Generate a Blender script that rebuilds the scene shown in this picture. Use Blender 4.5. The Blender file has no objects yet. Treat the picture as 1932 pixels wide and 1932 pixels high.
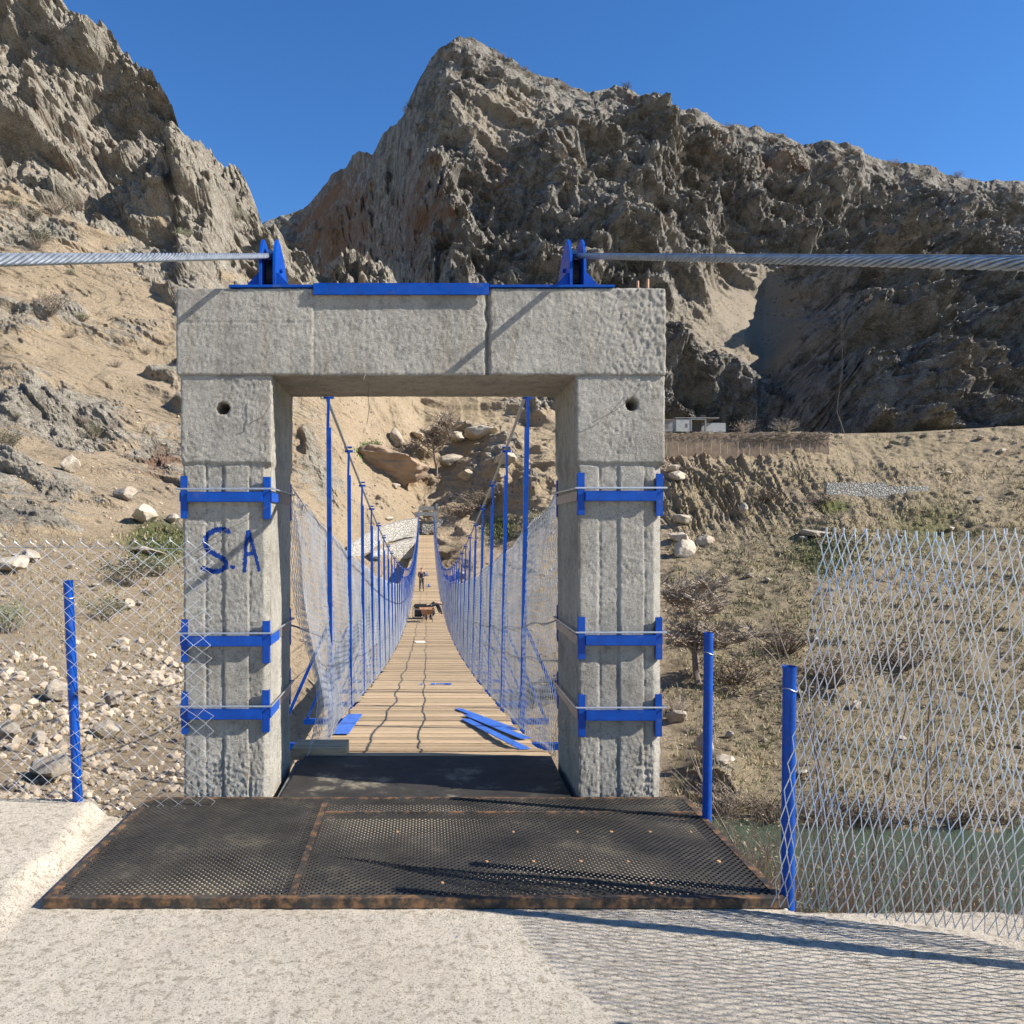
import bpy, bmesh, math, random
import numpy as np
from mathutils import Vector, Matrix, Quaternion

random.seed(7)
rng = np.random.default_rng(7)
S = bpy.context.scene
COL = S.collection

# ------------------------------------------------------------------ camera, sky, sun, exposure
F = 1600.0; VX = 800.0; HY = 1000.0; EYE = 1.6       # photo measures (on a 1932 px wide frame)
cam_d = bpy.data.cameras.new('camera'); cam = bpy.data.objects.new('camera', cam_d); COL.objects.link(cam)
cam.location = (0, 0, EYE); cam.rotation_euler = (math.radians(90), 0, 0)
cam_d.sensor_width = 36; cam_d.lens = F / 1932 * 36
cam_d.shift_x = (966 - VX) / 1932; cam_d.shift_y = (HY - 966) / 1932
cam_d.clip_start = 0.05; cam_d.clip_end = 5000
S.camera = cam
SUN_EL = math.radians(35.5); SUN_AZ = math.radians(13.5)
TOSUN = Vector((math.cos(SUN_EL) * math.cos(SUN_AZ), -math.cos(SUN_EL) * math.sin(SUN_AZ), math.sin(SUN_EL)))
sd = bpy.data.lights.new('sun', 'SUN'); sd.energy = 5.0; sd.angle = math.radians(0.35); sd.color = (1.0, 0.95, 0.87)
sun = bpy.data.objects.new('sun', sd); COL.objects.link(sun); sun.location = (40, -20, 40)
sun.rotation_euler = TOSUN.to_track_quat('Z', 'Y').to_euler()
W = bpy.data.worlds.new('World'); S.world = W; W.use_nodes = True
wn = W.node_tree; wn.nodes.clear()
sky = wn.nodes.new('ShaderNodeTexSky'); sky.sky_type = 'NISHITA'; sky.sun_disc = False
sky.sun_elevation = SUN_EL; sky.sun_rotation = math.atan2(TOSUN.x, TOSUN.y)
sky.altitude = 1200; sky.air_density = 1.0; sky.dust_density = 0.1; sky.ozone_density = 4.0
bg = wn.nodes.new('ShaderNodeBackground'); bg.inputs[1].default_value = 0.10
wo = wn.nodes.new('ShaderNodeOutputWorld')
hs_ = wn.nodes.new('ShaderNodeHueSaturation'); hs_.inputs['Saturation'].default_value = 1.22; hs_.inputs['Hue'].default_value = .505
wn.links.new(sky.outputs[0], hs_.inputs['Color']); wn.links.new(hs_.outputs[0], bg.inputs[0]); wn.links.new(bg.outputs[0], wo.inputs[0])
S.view_settings.view_transform = 'Standard'; S.view_settings.look = 'None'
S.view_settings.exposure = 0.95; S.view_settings.gamma = 1.0
S.render.engine = 'CYCLES'
S.render.resolution_x = 1024; S.render.resolution_y = 1024

def P(x, y, D):
    """photo measure -> world point at forward distance D"""
    return Vector(((x - VX) / F * D, D, EYE + (HY - y) / F * D))

# ------------------------------------------------------------------ noise
_perm = rng.permutation(256); _perm = np.concatenate([_perm, _perm, _perm])
_g = rng.normal(size=(256, 3)); _g /= np.linalg.norm(_g, axis=1)[:, None]; _g = _g.astype(np.float32)
def noise3(X, Y, Z):
    X = np.asarray(X, np.float32); Y = np.asarray(Y, np.float32); Z = np.asarray(Z, np.float32)
    X, Y, Z = np.broadcast_arrays(X, Y, Z)
    xi = np.floor(X).astype(np.int32); yi = np.floor(Y).astype(np.int32); zi = np.floor(Z).astype(np.int32)
    xf = X - xi; yf = Y - yi; zf = Z - zi
    f = lambda t: t * t * t * (t * (t * 6 - 15) + 10)
    u, v, w = f(xf), f(yf), f(zf)
    xi &= 255; yi &= 255; zi &= 255
    out = 0
    for dx in (0, 1):
        for dy in (0, 1):
            hxy = _perm[_perm[xi + dx] + yi + dy]
            for dz in (0, 1):
                g = _g[_perm[hxy + zi + dz] & 255]
                d = g[..., 0] * (xf - dx) + g[..., 1] * (yf - dy) + g[..., 2] * (zf - dz)
                out = out + d * (u if dx else 1 - u) * (v if dy else 1 - v) * (w if dz else 1 - w)
    return out * 1.6
def fbm(X, Y, Z, lam, oct=4, seed=0):
    s = 0; a = 1.0
    for o in range(oct):
        k = 2 ** o / lam
        s = s + a * noise3(X * k + 17.3 * (seed + o), Y * k - 9.1 * seed, Z * k + 5.7 * o)
        a *= .5
    return s
def sstep(a, b, x):
    t = np.clip((x - a) / (b - a), 0, 1); return t * t * (3 - 2 * t)

# ------------------------------------------------------------------ object helpers
def meta(o, label=None, cat=None, group=None, kind=None):
    if label: o['label'] = label
    if cat: o['category'] = cat
    if group: o['group'] = group
    if kind: o['kind'] = kind
    return o
def link(name, me, m=None, parent=None):
    o = bpy.data.objects.new(name, me); COL.objects.link(o)
    if m is not None and me is not None: me.materials.append(m)
    if parent: o.parent = parent
    return o
def thing(name, label, cat, loc=(0, 0, 0), rz=0, group=None):
    o = bpy.data.objects.new(name, None); COL.objects.link(o); o.location = loc; o.rotation_euler[2] = rz
    o.empty_display_size = .2
    return meta(o, label, cat, group)
def np_mesh(name, V, Fc, attrs=None, smooth=False):
    V = np.asarray(V, np.float32).reshape(-1, 3); Fc = np.asarray(Fc, np.int32)
    me = bpy.data.meshes.new(name)
    n = Fc.shape[1]
    me.vertices.add(len(V)); me.vertices.foreach_set('co', V.ravel())
    me.loops.add(Fc.size); me.loops.foreach_set('vertex_index', Fc.ravel())
    me.polygons.add(len(Fc)); me.polygons.foreach_set('loop_start', np.arange(0, Fc.size, n, dtype=np.int32))
    me.polygons.foreach_set('use_smooth', np.full(len(Fc), smooth))
    me.update(calc_edges=True)
    for k, a in (attrs or {}).items():
        at = me.attributes.new(k, 'FLOAT', 'POINT'); at.data.foreach_set('value', np.asarray(a, np.float32).ravel())
    return me
def grid_faces(nr, nc, off=0):
    i = np.arange(nr * nc).reshape(nr, nc) + off
    return np.stack([i[:-1, :-1], i[:-1, 1:], i[1:, 1:], i[1:, :-1]], -1).reshape(-1, 4)

class MB:
    """collects simple shapes into one mesh"""
    def __init__(s): s.v = []; s.f = []; s.a = []
    def add(s, vs, fs, a=0.0):
        o = len(s.v); s.v += [tuple(v) for v in vs]; s.f += [tuple(i + o for i in f) for f in fs]; s.a += [a] * len(vs); return s
    def box(s, x0, x1, y0, y1, z0, z1, a=0.0):
        return s.add([(x0, y0, z0), (x1, y0, z0), (x1, y1, z0), (x0, y1, z0), (x0, y0, z1), (x1, y0, z1), (x1, y1, z1), (x0, y1, z1)],
                     [(0, 3, 2, 1), (4, 5, 6, 7), (0, 1, 5, 4), (1, 2, 6, 5), (2, 3, 7, 6), (3, 0, 4, 7)], a)
    def bar(s, p, q, w, h, up=(0, 0, 1), a=0.0):
        p = Vector(p); q = Vector(q); d = (q - p).normalized(); up = Vector(up)
        sx = d.cross(up)
        if sx.length < 1e-4: sx = d.cross(Vector((0, 1, 0)))
        sx.normalize(); sy = sx.cross(d)
        vs = []
        for c in (p, q):
            for i, j in ((-1, -1), (1, -1), (1, 1), (-1, 1)): vs.append(c + sx * (i * w / 2) + sy * (j * h / 2))
        return s.add(vs, [(0, 1, 2, 3), (7, 6, 5, 4), (0, 4, 5, 1), (1, 5, 6, 2), (2, 6, 7, 3), (3, 7, 4, 0)], a)
    def tube(s, pts, r, n=8, a=0.0, cap=True):
        pts = [Vector(p) for p in pts]; rs = r if isinstance(r, (list, tuple)) else [r] * len(pts)
        vs = []; prev = None
        for i, p in enumerate(pts):
            d = (pts[min(i + 1, len(pts) - 1)] - pts[max(i - 1, 0)]).normalized()
            if prev is None: sx = d.orthogonal().normalized()
            else: sx = (prev - d * prev.dot(d)).normalized()
            prev = sx; sy = d.cross(sx)
            for k in range(n):
                t = 2 * math.pi * k / n; vs.append(p + (sx * math.cos(t) + sy * math.sin(t)) * rs[i])
        fs = []
        for i in range(len(pts) - 1):
            for k in range(n):
                fs.append((i * n + k, i * n + (k + 1) % n, (i + 1) * n + (k + 1) % n, (i + 1) * n + k))
        if cap: fs.append(tuple(range(n))[::-1]); fs.append(tuple((len(pts) - 1) * n + k for k in range(n)))
        return s.add(vs, fs, a)
    def prism(s, poly, axis, t0, t1, a=0.0):
        """poly in the plane normal to axis ('x': (y,z), 'y': (x,z), 'z': (x,y))"""
        def mk(u, v, t): return {'x': (t, u, v), 'y': (u, t, v), 'z': (u, v, t)}[axis]
        n = len(poly); vs = [mk(u, v, t0) for u, v in poly] + [mk(u, v, t1) for u, v in poly]
        fs = [tuple(range(n))[::-1], tuple(range(n, 2 * n))] + [(i, (i + 1) % n, (i + 1) % n + n, i + n) for i in range(n)]
        return s.add(vs, fs, a)
    def build(s, name, m, parent=None, bevel=0, smooth=False):
        me = bpy.data.meshes.new(name); me.from_pydata(s.v, [], s.f); me.update()
        at = me.attributes.new('tone', 'FLOAT', 'POINT'); at.data.foreach_set('value', np.array(s.a, np.float32))
        bm = bmesh.new(); bm.from_mesh(me); bmesh.ops.recalc_face_normals(bm, faces=bm.faces)
        if bevel: bmesh.ops.bevel(bm, geom=bm.edges[:], offset=bevel, segments=2, affect='EDGES', clamp_overlap=True)
        bm.to_mesh(me); bm.free()
        if smooth or bevel:
            me.polygons.foreach_set('use_smooth', [True] * len(me.polygons))
            if not smooth: me.set_sharp_from_angle(angle=math.radians(38))
            else: me.set_sharp_from_angle(angle=math.radians(60))
        return link(name, me, m, parent)

def wires_mesh(name, L, r, n=3, attrs=None):
    """L: (wires, pts, 3) polylines -> one mesh of thin wires"""
    L = np.asarray(L, np.float64); w, k, _ = L.shape
    d = np.empty_like(L); d[:, 1:-1] = L[:, 2:] - L[:, :-2]; d[:, 0] = L[:, 1] - L[:, 0]; d[:, -1] = L[:, -1] - L[:, -2]
    d /= np.linalg.norm(d, axis=2)[..., None] + 1e-9
    ref = np.zeros_like(d); ref[...] = (0.31, 0.83, 0.46)
    sx = np.cross(d, ref); sx /= np.linalg.norm(sx, axis=2)[..., None] + 1e-9
    sy = np.cross(d, sx)
    r = np.broadcast_to(np.asarray(r, float), (w, k))[..., None]
    V = np.stack([L + (sx * math.cos(2 * math.pi * j / n) + sy * math.sin(2 * math.pi * j / n)) * r for j in range(n)], 2)
    idx = np.arange(w * k * n).reshape(w, k, n)
    a = idx[:, :-1]; b = idx[:, 1:]
    Fc = np.stack([a, np.roll(a, -1, 2), np.roll(b, -1, 2), b], -1).reshape(-1, 4)
    return np_mesh(name, V, Fc, smooth=True)

# ------------------------------------------------------------------ materials
class NT:
    def __init__(s, name):
        s.m = bpy.data.materials.new(name); s.m.use_nodes = True; s.t = s.m.node_tree
        s.b = s.t.nodes['Principled BSDF']; s.x = 0
        s.tc = s.t.nodes.new('ShaderNodeTexCoord')
    def n(s, k, **kw):
        q = s.t.nodes.new(k)
        for a, v in kw.items(): setattr(q, a, v)
        return q
    def l(s, a, b): s.t.links.new(a, b)
    def noise(s, scale, detail=4, rough=.6, stretch=None, dist=0.0):
        q = s.n('ShaderNodeTexNoise'); q.inputs['Scale'].default_value = scale; q.inputs['Detail'].default_value = detail
        q.inputs['Roughness'].default_value = rough; q.inputs['Distortion'].default_value = dist
        src = s.tc.outputs['Object']
        if stretch:
            mp = s.n('ShaderNodeMapping'); mp.inputs['Scale'].default_value = stretch; s.l(src, mp.inputs[0]); src = mp.outputs[0]
        s.l(src, q.inputs['Vector']); return q.outputs['Fac']
    def voro(s, scale, feature='F1', stretch=None):
        q = s.n('ShaderNodeTexVoronoi'); q.inputs['Scale'].default_value = scale; q.feature = feature
        src = s.tc.outputs['Object']
        if stretch:
            mp = s.n('ShaderNodeMapping'); mp.inputs['Scale'].default_value = stretch; s.l(src, mp.inputs[0]); src = mp.outputs[0]
        s.l(src, q.inputs['Vector']); return q.outputs['Distance']
    def ramp(s, f, stops):
        q = s.n('ShaderNodeValToRGB'); cr = q.color_ramp
        while len(cr.elements) < len(stops): cr.elements.new(.5)
        for e, (p, c) in zip(cr.elements, stops):
            e.position = p; e.color = (*c, 1) if isinstance(c, tuple) else (c, c, c, 1)
        s.l(f, q.inputs[0]); return q.outputs[0]
    def mix(s, f, a, b, mode='MIX'):
        q = s.n('ShaderNodeMix', data_type='RGBA', blend_type=mode)
        for i, v in ((0, f), (6, a), (7, b)):
            if isinstance(v, (int, float)): q.inputs[i].default_value = v if i == 0 else (v, v, v, 1)
            elif isinstance(v, tuple): q.inputs[i].default_value = (*v, 1)
            else: s.l(v, q.inputs[i])
        return q.outputs[2]
    def math(s, op, a, b=0.0, clamp=False):
        q = s.n('ShaderNodeMath', operation=op, use_clamp=clamp)
        for i, v in ((0, a), (1, b)):
            if isinstance(v, (int, float)): q.inputs[i].default_value = v
            else: s.l(v, q.inputs[i])
        return q.outputs[0]
    def attr(s, k): q = s.n('ShaderNodeAttribute', attribute_name=k); return q.outputs['Fac']
    def bump(s, h, strength=.5, dist=.02, prev=None):
        q = s.n('ShaderNodeBump'); q.inputs['Strength'].default_value = strength; q.inputs['Distance'].default_value = dist
        s.l(h, q.inputs['Height'])
        if prev is not None: s.l(prev, q.inputs['Normal'])
        return q.outputs[0]
    def done(s, color=None, rough=.8, metal=0.0, normal=None, spec=None):
        if isinstance(color, tuple): s.b.inputs['Base Color'].default_value = (*color, 1)
        elif color is not None: s.l(color, s.b.inputs['Base Color'])
        if isinstance(rough, (int, float)): s.b.inputs['Roughness'].default_value = rough
        else: s.l(rough, s.b.inputs['Roughness'])
        s.b.inputs['Metallic'].default_value = metal
        if spec is not None: s.b.inputs['Specular IOR Level'].default_value = spec
        if normal is not None: s.l(normal, s.b.inputs['Normal'])
        return s.m

def simple(name, c, rough=.7, metal=0, var=.25, scale=20, bump=0.0, bscale=60, spec=None):
    t = NT(name); f = t.noise(scale, 5)
    lo = tuple(v * (1 - var) for v in c); hi = tuple(min(1, v * (1 + var)) for v in c)
    col = t.ramp(f, [(.3, lo), (.7, hi)])
    nm = t.bump(t.noise(bscale, 4), bump, .01) if bump else None
    return t.done(col, rough, metal, nm, spec)

def m_terrain(name, soilA, soilB, rockA, rockB, fs=1.0, bump=.6, stain=.72):
    t = NT(name)
    n1 = t.noise(.12 * fs, 6); n2 = t.noise(1.3 * fs, 6, .65); n3 = t.noise(6 * fs, 6, .75)
    # bedding: noise squeezed across the strata
    m1 = t.n('ShaderNodeMapping'); m1.inputs['Rotation'].default_value = (math.radians(8), math.radians(-19), 0)
    m2 = t.n('ShaderNodeMapping'); m2.inputs['Scale'].default_value = (.22 * fs, .22 * fs, 2.4 * fs)
    t.l(t.tc.outputs['Object'], m1.inputs[0]); t.l(m1.outputs[0], m2.inputs[0])
    bq = t.n('ShaderNodeTexNoise'); bq.inputs['Scale'].default_value = 1.0; bq.inputs['Detail'].default_value = 7; bq.inputs['Roughness'].default_value = .7; bq.inputs['Distortion'].default_value = .5
    t.l(m2.outputs[0], bq.inputs['Vector']); bed = bq.outputs['Fac']; strat = t.attr('strat')
    soil = t.mix(t.ramp(n1, [(.35, 0.0), (.65, 1.0)]), soilA, soilB)
    soil = t.mix(t.math('MULTIPLY', t.ramp(n3, [(.38, 1.0), (.52, 0.0)]), .6), soil, tuple(v * .42 for v in soilA))
    soil = t.mix(t.math('MULTIPLY', t.ramp(n3, [(.58, 0.0), (.68, 1.0)]), .5), soil, tuple(min(.8, v * 1.3) for v in soilB))
    ea = t.attr('earth'); soil = t.mix(ea, soil, t.mix(n2, (.40, .32, .205), (.27, .22, .135)))
    rn = t.noise(.5 * fs, 8, .7)
    rock = t.mix(t.ramp(rn, [(.35, 0.0), (.62, 1.0)]), rockA, rockB)
    rock = t.mix(t.math('MULTIPLY', t.ramp(n3, [(.42, 1.0), (.52, 0.0)]), .7), rock, tuple(v * .35 for v in rockA))
    stn = t.noise(.32 * fs, 9, .75, None, .6); rock = t.mix(t.math('MULTIPLY', t.ramp(stn, [(.48, 0.0), (.56, 1.0)]), stain), rock, tuple(v * .40 for v in rockB))
    rock = t.mix(t.math('MULTIPLY', t.ramp(n3, [(.56, 0.0), (.64, 1.0)]), .6), rock, tuple(min(.75, v * 1.35) for v in rockA))
    ra = t.math('ADD', t.attr('rock'), t.math('MULTIPLY', t.math('SUBTRACT', n2, .5), 1.4))
    ra = t.math('ADD', ra, t.math('MULTIPLY', t.math('MULTIPLY', t.math('SUBTRACT', bed, .5), strat), 3.2))
    rm = t.ramp(ra, [(.42, 0.0), (.58, 1.0)])
    col = t.mix(rm, soil, rock)
    crack = t.math('MULTIPLY', t.ramp(bed, [(.36, 1.0), (.44, 0.0)]), strat)
    col = t.mix(t.math('MULTIPLY', crack, .65), col, tuple(v * .3 for v in rockA))
    iron = t.math('ADD', t.attr('iron'), t.math('MULTIPLY', t.math('SUBTRACT', rn, .5), 1.2))
    col = t.mix(t.ramp(iron, [(.5, 0.0), (.95, .85)]), col, (.25, .14, .085))
    ga = t.math('ADD', t.attr('grass'), t.math('MULTIPLY', t.math('SUBTRACT', n3, .5), 1.6))
    gc = t.mix(n2, (.10, .13, .03), (.16, .15, .055))
    col = t.mix(t.ramp(ga, [(.5, 0.0), (.75, .9)]), col, gc)
    sp = t.voro(1.1 * fs); spn = t.noise(.25 * fs, 3)
    k = t.math('MULTIPLY', t.ramp(sp, [(.14, 1.0), (.28, 0.0)]), t.ramp(spn, [(.45, 0.0), (.55, 1.0)]))
    col = t.mix(t.math('MULTIPLY', k, .75), col, (.10, .088, .055))
    h = t.math('ADD', t.noise(2.2 * fs, 9, .78), t.math('MULTIPLY', t.math('MULTIPLY', bed, strat), 1.2))
    nm = t.bump(h, bump, .75 / fs)
    nm = t.bump(t.noise(11 * fs, 6, .8), bump, .10 / fs, nm)
    return t.done(col, .95, 0, nm, .1)
M_HILL = m_terrain('hill_ground', (.44, .335, .215), (.54, .42, .285), (.52, .465, .375), (.36, .31, .24), 1.0, .9, .5)
M_MOUNT = m_terrain('mountain_rock', (.37, .32, .255), (.43, .37, .295), (.49, .45, .385), (.24, .215, .18), .45, 1.0, .72)
M_BANK = m_terrain('bank_ground', (.36, .27, .17), (.44, .34, .22), (.44, .38, .29), (.28, .24, .18), 3.0, .5)

def m_concrete(name, tint=(1, 1, 1), light=.46, paint=False, speckle=False):
    t = NT(name)
    c = lambda v: tuple(v * q for q in tint)
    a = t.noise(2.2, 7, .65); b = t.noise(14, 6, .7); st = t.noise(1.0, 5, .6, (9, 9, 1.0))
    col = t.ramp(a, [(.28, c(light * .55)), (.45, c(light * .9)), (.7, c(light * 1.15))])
    col = t.mix(t.math('MULTIPLY', t.ramp(b, [(.36, 1.0), (.5, 0.0)]), .55), col, c(light * .42))
    col = t.mix(t.math('MULTIPLY', t.ramp(st, [(.52, 0.0), (.75, 1.0)]), .45), col, (.34, .25, .15))
    fine = t.noise(75, 6, .8)
    col = t.mix(t.math('MULTIPLY', t.ramp(fine, [(.36, 1.0), (.46, 0.0)]), .55), col, c(light * .33))
    v = t.voro(70); w = t.noise(5, 3)
    pit = t.math('MULTIPLY', t.ramp(v, [(.12, 1.0), (.24, 0.0)]), t.ramp(w, [(.46, 0.0), (.58, 1.0)]))
    col = t.mix(t.math('MULTIPLY', pit, .85), col, (.06, .055, .05))
    if paint:
        pa = t.math('ADD', t.attr('paint'), t.math('MULTIPLY', t.math('SUBTRACT', t.noise(90, 3), .5), .9))
        col = t.mix(t.ramp(pa, [(.45, 0.0), (.58, 1.0)]), col, (.008, .05, .27))
    h = t.math('ADD', t.noise(60, 8, .8), t.math('MULTIPLY', t.noise(14, 5, .7), .9))
    nm = t.bump(h, .9, .022)
    nm = t.bump(t.noise(170, 4, .85), .8, .006, nm)
    return t.done(col, .9, 0, nm, .2)
M_CONC = m_concrete('weathered_concrete', (1, .93, .79), .50, paint=True)
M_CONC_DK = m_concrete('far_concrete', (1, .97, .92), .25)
def m_slab():
    t = NT('pale_rough_slab')
    a = t.noise(.9, 6, .6); b = t.noise(24, 6, .75); c = t.noise(110, 4, .8)
    col = t.ramp(a, [(.3, (.56, .485, .385)), (.7, (.70, .62, .50))])
    col = t.mix(t.ramp(b, [(.38, .8), (.5, 0.0)]), col, (.33, .275, .20))
    col = t.mix(t.math('MULTIPLY', t.ramp(c, [(.38, 1.0), (.46, 0.0)]), .85), col, (.12, .10, .075))
    v = t.voro(6.5); dr = t.math('MULTIPLY', t.ramp(v, [(.03, 1.0), (.08, 0.0)]), t.ramp(t.noise(2.3, 2), [(.6, 0.0), (.66, 1.0)]))
    col = t.mix(dr, col, (.04, .17, .5))
    nm = t.bump(t.noise(55, 8, .8), 1.0, .02); nm = t.bump(t.noise(8, 4), .3, .03, nm)
    return t.done(col, .92, 0, nm, .15)
M_SLAB = m_slab()
def m_blue():
    t = NT('blue_paint')
    f = t.noise(9, 5, .7); col = t.ramp(f, [(.3, (.0005, .042, .25)), (.75, (.001, .075, .40))])
    chip = t.ramp(t.noise(60, 5, .8), [(.69, 0.0), (.73, 1.0)])
    col = t.mix(chip, col, (.30, .33, .38))
    col = t.mix(t.math('MULTIPLY', t.ramp(t.noise(7, 6, .75), [(.56, 0.0), (.75, 1.0)]), .3), col, (.20, .19, .17))
    nm = t.bump(t.noise(30, 4), .12, .01)
    return t.done(col, t.ramp(t.noise(20, 3), [(.3, .32), (.7, .55)]), 0, nm, .3)
M_BLUE = m_blue()
M_BLUE_L = simple('light_blue_paint', (.035, .15, .55), .45, 0, .35, 12)
M_STEEL = simple('bare_steel_strap', (.26, .22, .20), .5, .5, .3, 20)
M_GALV = simple('galvanised_wire', (.66, .68, .72), .34, .75, .15, 40)
M_NET = simple('weathered_mesh_wire', (.40, .42, .46), .42, .45, .3, 3)
M_GALVD = simple('dull_galvanised_wire', (.40, .42, .45), .45, .6, .2, 40)
def m_rope():
    t = NT('steel_rope'); f = t.noise(30, 4)
    col = t.ramp(f, [(.3, (.20, .215, .23)), (.7, (.40, .43, .46))])
    return t.done(col, .42, .6, None, .5)
M_ROPE = m_rope()
def m_dark_metal(name, dirt=.5):
    t = NT(name); a = t.noise(2.5, 7, .7); b = t.noise(40, 5, .7)
    col = t.ramp(a, [(.35, (.022, .020, .018)), (.55, (.05, .045, .038)), (.72, (.22 * dirt, .19 * dirt, .13 * dirt))])
    col = t.mix(t.math('MULTIPLY', t.ramp(b, [(.62, 0.0), (.72, 1.0)]), .35), col, (.2, .16, .1))
    rust = t.math('MULTIPLY', t.attr('tone'), t.ramp(t.noise(13, 5, .7), [(.46, 0.0), (.62, .85)]))
    col = t.mix(rust, col, (.26, .135, .06))
    return t.done(col, .62, .25, t.bump(b, .3, .004), .35)
M_GRATE = m_dark_metal('rusty_dark_steel', .6)
M_DUST = simple('pale_dust', (.36, .31, .235), .95, 0, .7, 2.0)
M_PLATE = m_dark_metal('dusty_steel_plate', 1.7)
def m_wood():
    t = NT('deck_timber')
    g = t.noise(3, 6, .65, (1.2, 16, 16)); tone = t.attr('tone')
    col = t.ramp(g, [(.3, (.27, .185, .10)), (.5, (.44, .315, .185)), (.72, (.57, .43, .27))])
    tn = t.ramp(tone, [(0.0, .72), (1.0, 1.22)])
    col = t.mix(1.0, col, tn, 'MULTIPLY')
    col = t.mix(t.math('MULTIPLY', t.ramp(t.noise(1.4, 5, .7), [(.55, 0.0), (.8, 1.0)]), .4), col, (.22, .16, .1))
    return t.done(col, .75, 0, t.bump(g, .35, .01), .25)
M_WOOD = m_wood()
M_DARK = simple('black_rubber', (.02, .02, .022), .6, 0, .3, 20)
M_CABLE_DK = simple('black_cord', (.03, .03, .03), .6)
def m_stonewall():
    t = NT('rubble_masonry')
    v = t.voro(3.2); e = t.voro(3.2, 'DISTANCE_TO_EDGE')
    n = t.noise(1.9, 4)
    col = t.ramp(n, [(.3, (.33, .31, .27)), (.7, (.54, .51, .45))])
    col = t.mix(t.ramp(e, [(.03, 1.0), (.10, 0.0)]), col, (.22, .20, .17))
    return t.done(col, .9, 0, t.bump(t.ramp(e, [(0.0, 0.0), (.18, 1.0)]), .8, .1), .1)
M_MASON = m_stonewall()
M_ROCK = None
def m_rock():
    t = NT('pale_boulder')
    a = t.noise(1.6, 7, .7); oi = t.n('ShaderNodeObjectInfo')
    col = t.ramp(a, [(.3, (.29, .235, .175)), (.5, (.44, .37, .28)), (.7, (.56, .49, .39))])
    tn = t.ramp(oi.outputs['Random'], [(0.0, .75), (1.0, 1.15)])
    col = t.mix(1.0, col, tn, 'MULTIPLY')
    nm = t.bump(t.noise(5, 8, .75), .8, .1)
    return t.done(col, .93, 0, nm, .1)
M_ROCK = m_rock()
M_SCREE = simple('tan_scree', (.37, .295, .21), .95, 0, .45, .9, .5, 9)
M_TWIG = simple('dry_twigs', (.30, .24, .18), .9, 0, .35, 5)
M_TWIGD = simple('dark_bark', (.15, .12, .095), .9, 0, .35, 5)
M_LEAFG = simple('grey_green_leaves', (.15, .165, .085), .85, 0, .4, 3)
M_LEAFB = simple('brown_dry_leaves', (.23, .17, .11), .9, 0, .35, 3)
M_GRASSD = simple('olive_grass', (.13, .14, .05), .9, 0, .4, 8)
M_DRYG = simple('dry_grass', (.30, .245, .135), .9, 0, .45, .5)
M_GRASS = simple('fresh_grass', (.07, .17, .02), .8, 0, .4, 8)
M_MUD = simple('mud_plaster', (.21, .15, .10), .95, 0, .3, 1.5, .6, 3)
M_BLOCK = NT('grey_blockwork')
def _blk():
    t = M_BLOCK; br = t.n('ShaderNodeTexBrick'); br.inputs['Scale'].default_value = 1.0
    br.inputs['Brick Width'].default_value = .4; br.inputs['Row Height'].default_value = .2; br.inputs['Mortar Size'].default_value = .012
    br.inputs['Color1'].default_value = (.27, .27, .265, 1); br.inputs['Color2'].default_value = (.35, .345, .33, 1); br.inputs['Mortar'].default_value = (.42, .41, .38, 1)
    mp = t.n('ShaderNodeMapping'); mp.inputs['Rotation'].default_value = (math.radians(90), 0, 0)
    t.l(t.tc.outputs['Object'], mp.inputs[0]); t.l(mp.outputs[0], br.inputs['Vector'])
    return t.done(br.outputs[0], .9)
M_BLOCK = _blk()
M_SHADEIN = simple('interior_shade_tone', (.12, .11, .10), .9)  # dark colour standing in for the shade inside windows and the open bay
def m_water():
    t = NT('green_river_water')
    nm = t.bump(t.noise(3, 4, .6, (1, 2.5, 1)), .25, .05)
    return t.done((.06, .085, .055), .12, 0, nm, .5)
M_WATER = m_water()

# ================================================================== terrain
def table_depth(xn, yn, T, X, Y):
    """depth from a table: rows of T are columns xn, entries at yn (descending y)"""
    yn = np.array(yn, float); order = np.argsort(yn)
    vals = [np.interp(Y.ravel(), yn[order], np.log(np.array(r, float))[order]).reshape(Y.shape) for r in T]
    xn = np.array(xn, float); out = np.zeros_like(Y)
    xi = np.clip(np.searchsorted(xn, X.ravel()) - 1, 0, len(xn) - 2).reshape(X.shape)
    f = np.clip((X - xn[xi]) / (xn[xi + 1] - xn[xi]), 0, 1); f = f * f * (3 - 2 * f) * .6 + f * .4
    vals = np.array(vals)
    I, J = np.indices(X.shape)
    return np.exp(vals[xi, I, J] * (1 - f) + vals[xi + 1, I, J] * f)

def vis(lam, D, lo=.0022, hi=.16):
    return sstep(lo * .6, lo * 1.6, lam / D) * (1 - sstep(hi, hi * 2.2, lam / D))

def saw(s):
    f = s - np.floor(s); return np.where(f < .86, 1 - f / .86, (f - .86) / .14)     # slow fall, quick rise

def blocky(X, Y, Z, lam, seed):
    """broken, stepped rock: quantised noise with sharp treads"""
    n = noise3(X / lam + seed, Y / lam, Z / lam - seed) * 1.6 + .5 * noise3(X / lam * 2.3, Y / lam * 2.3 + seed, Z / lam * 2.3)
    q = n * 3.0; f = np.floor(q); r = q - f
    return (f + sstep(.0, .22, r)) / 3.0

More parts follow.
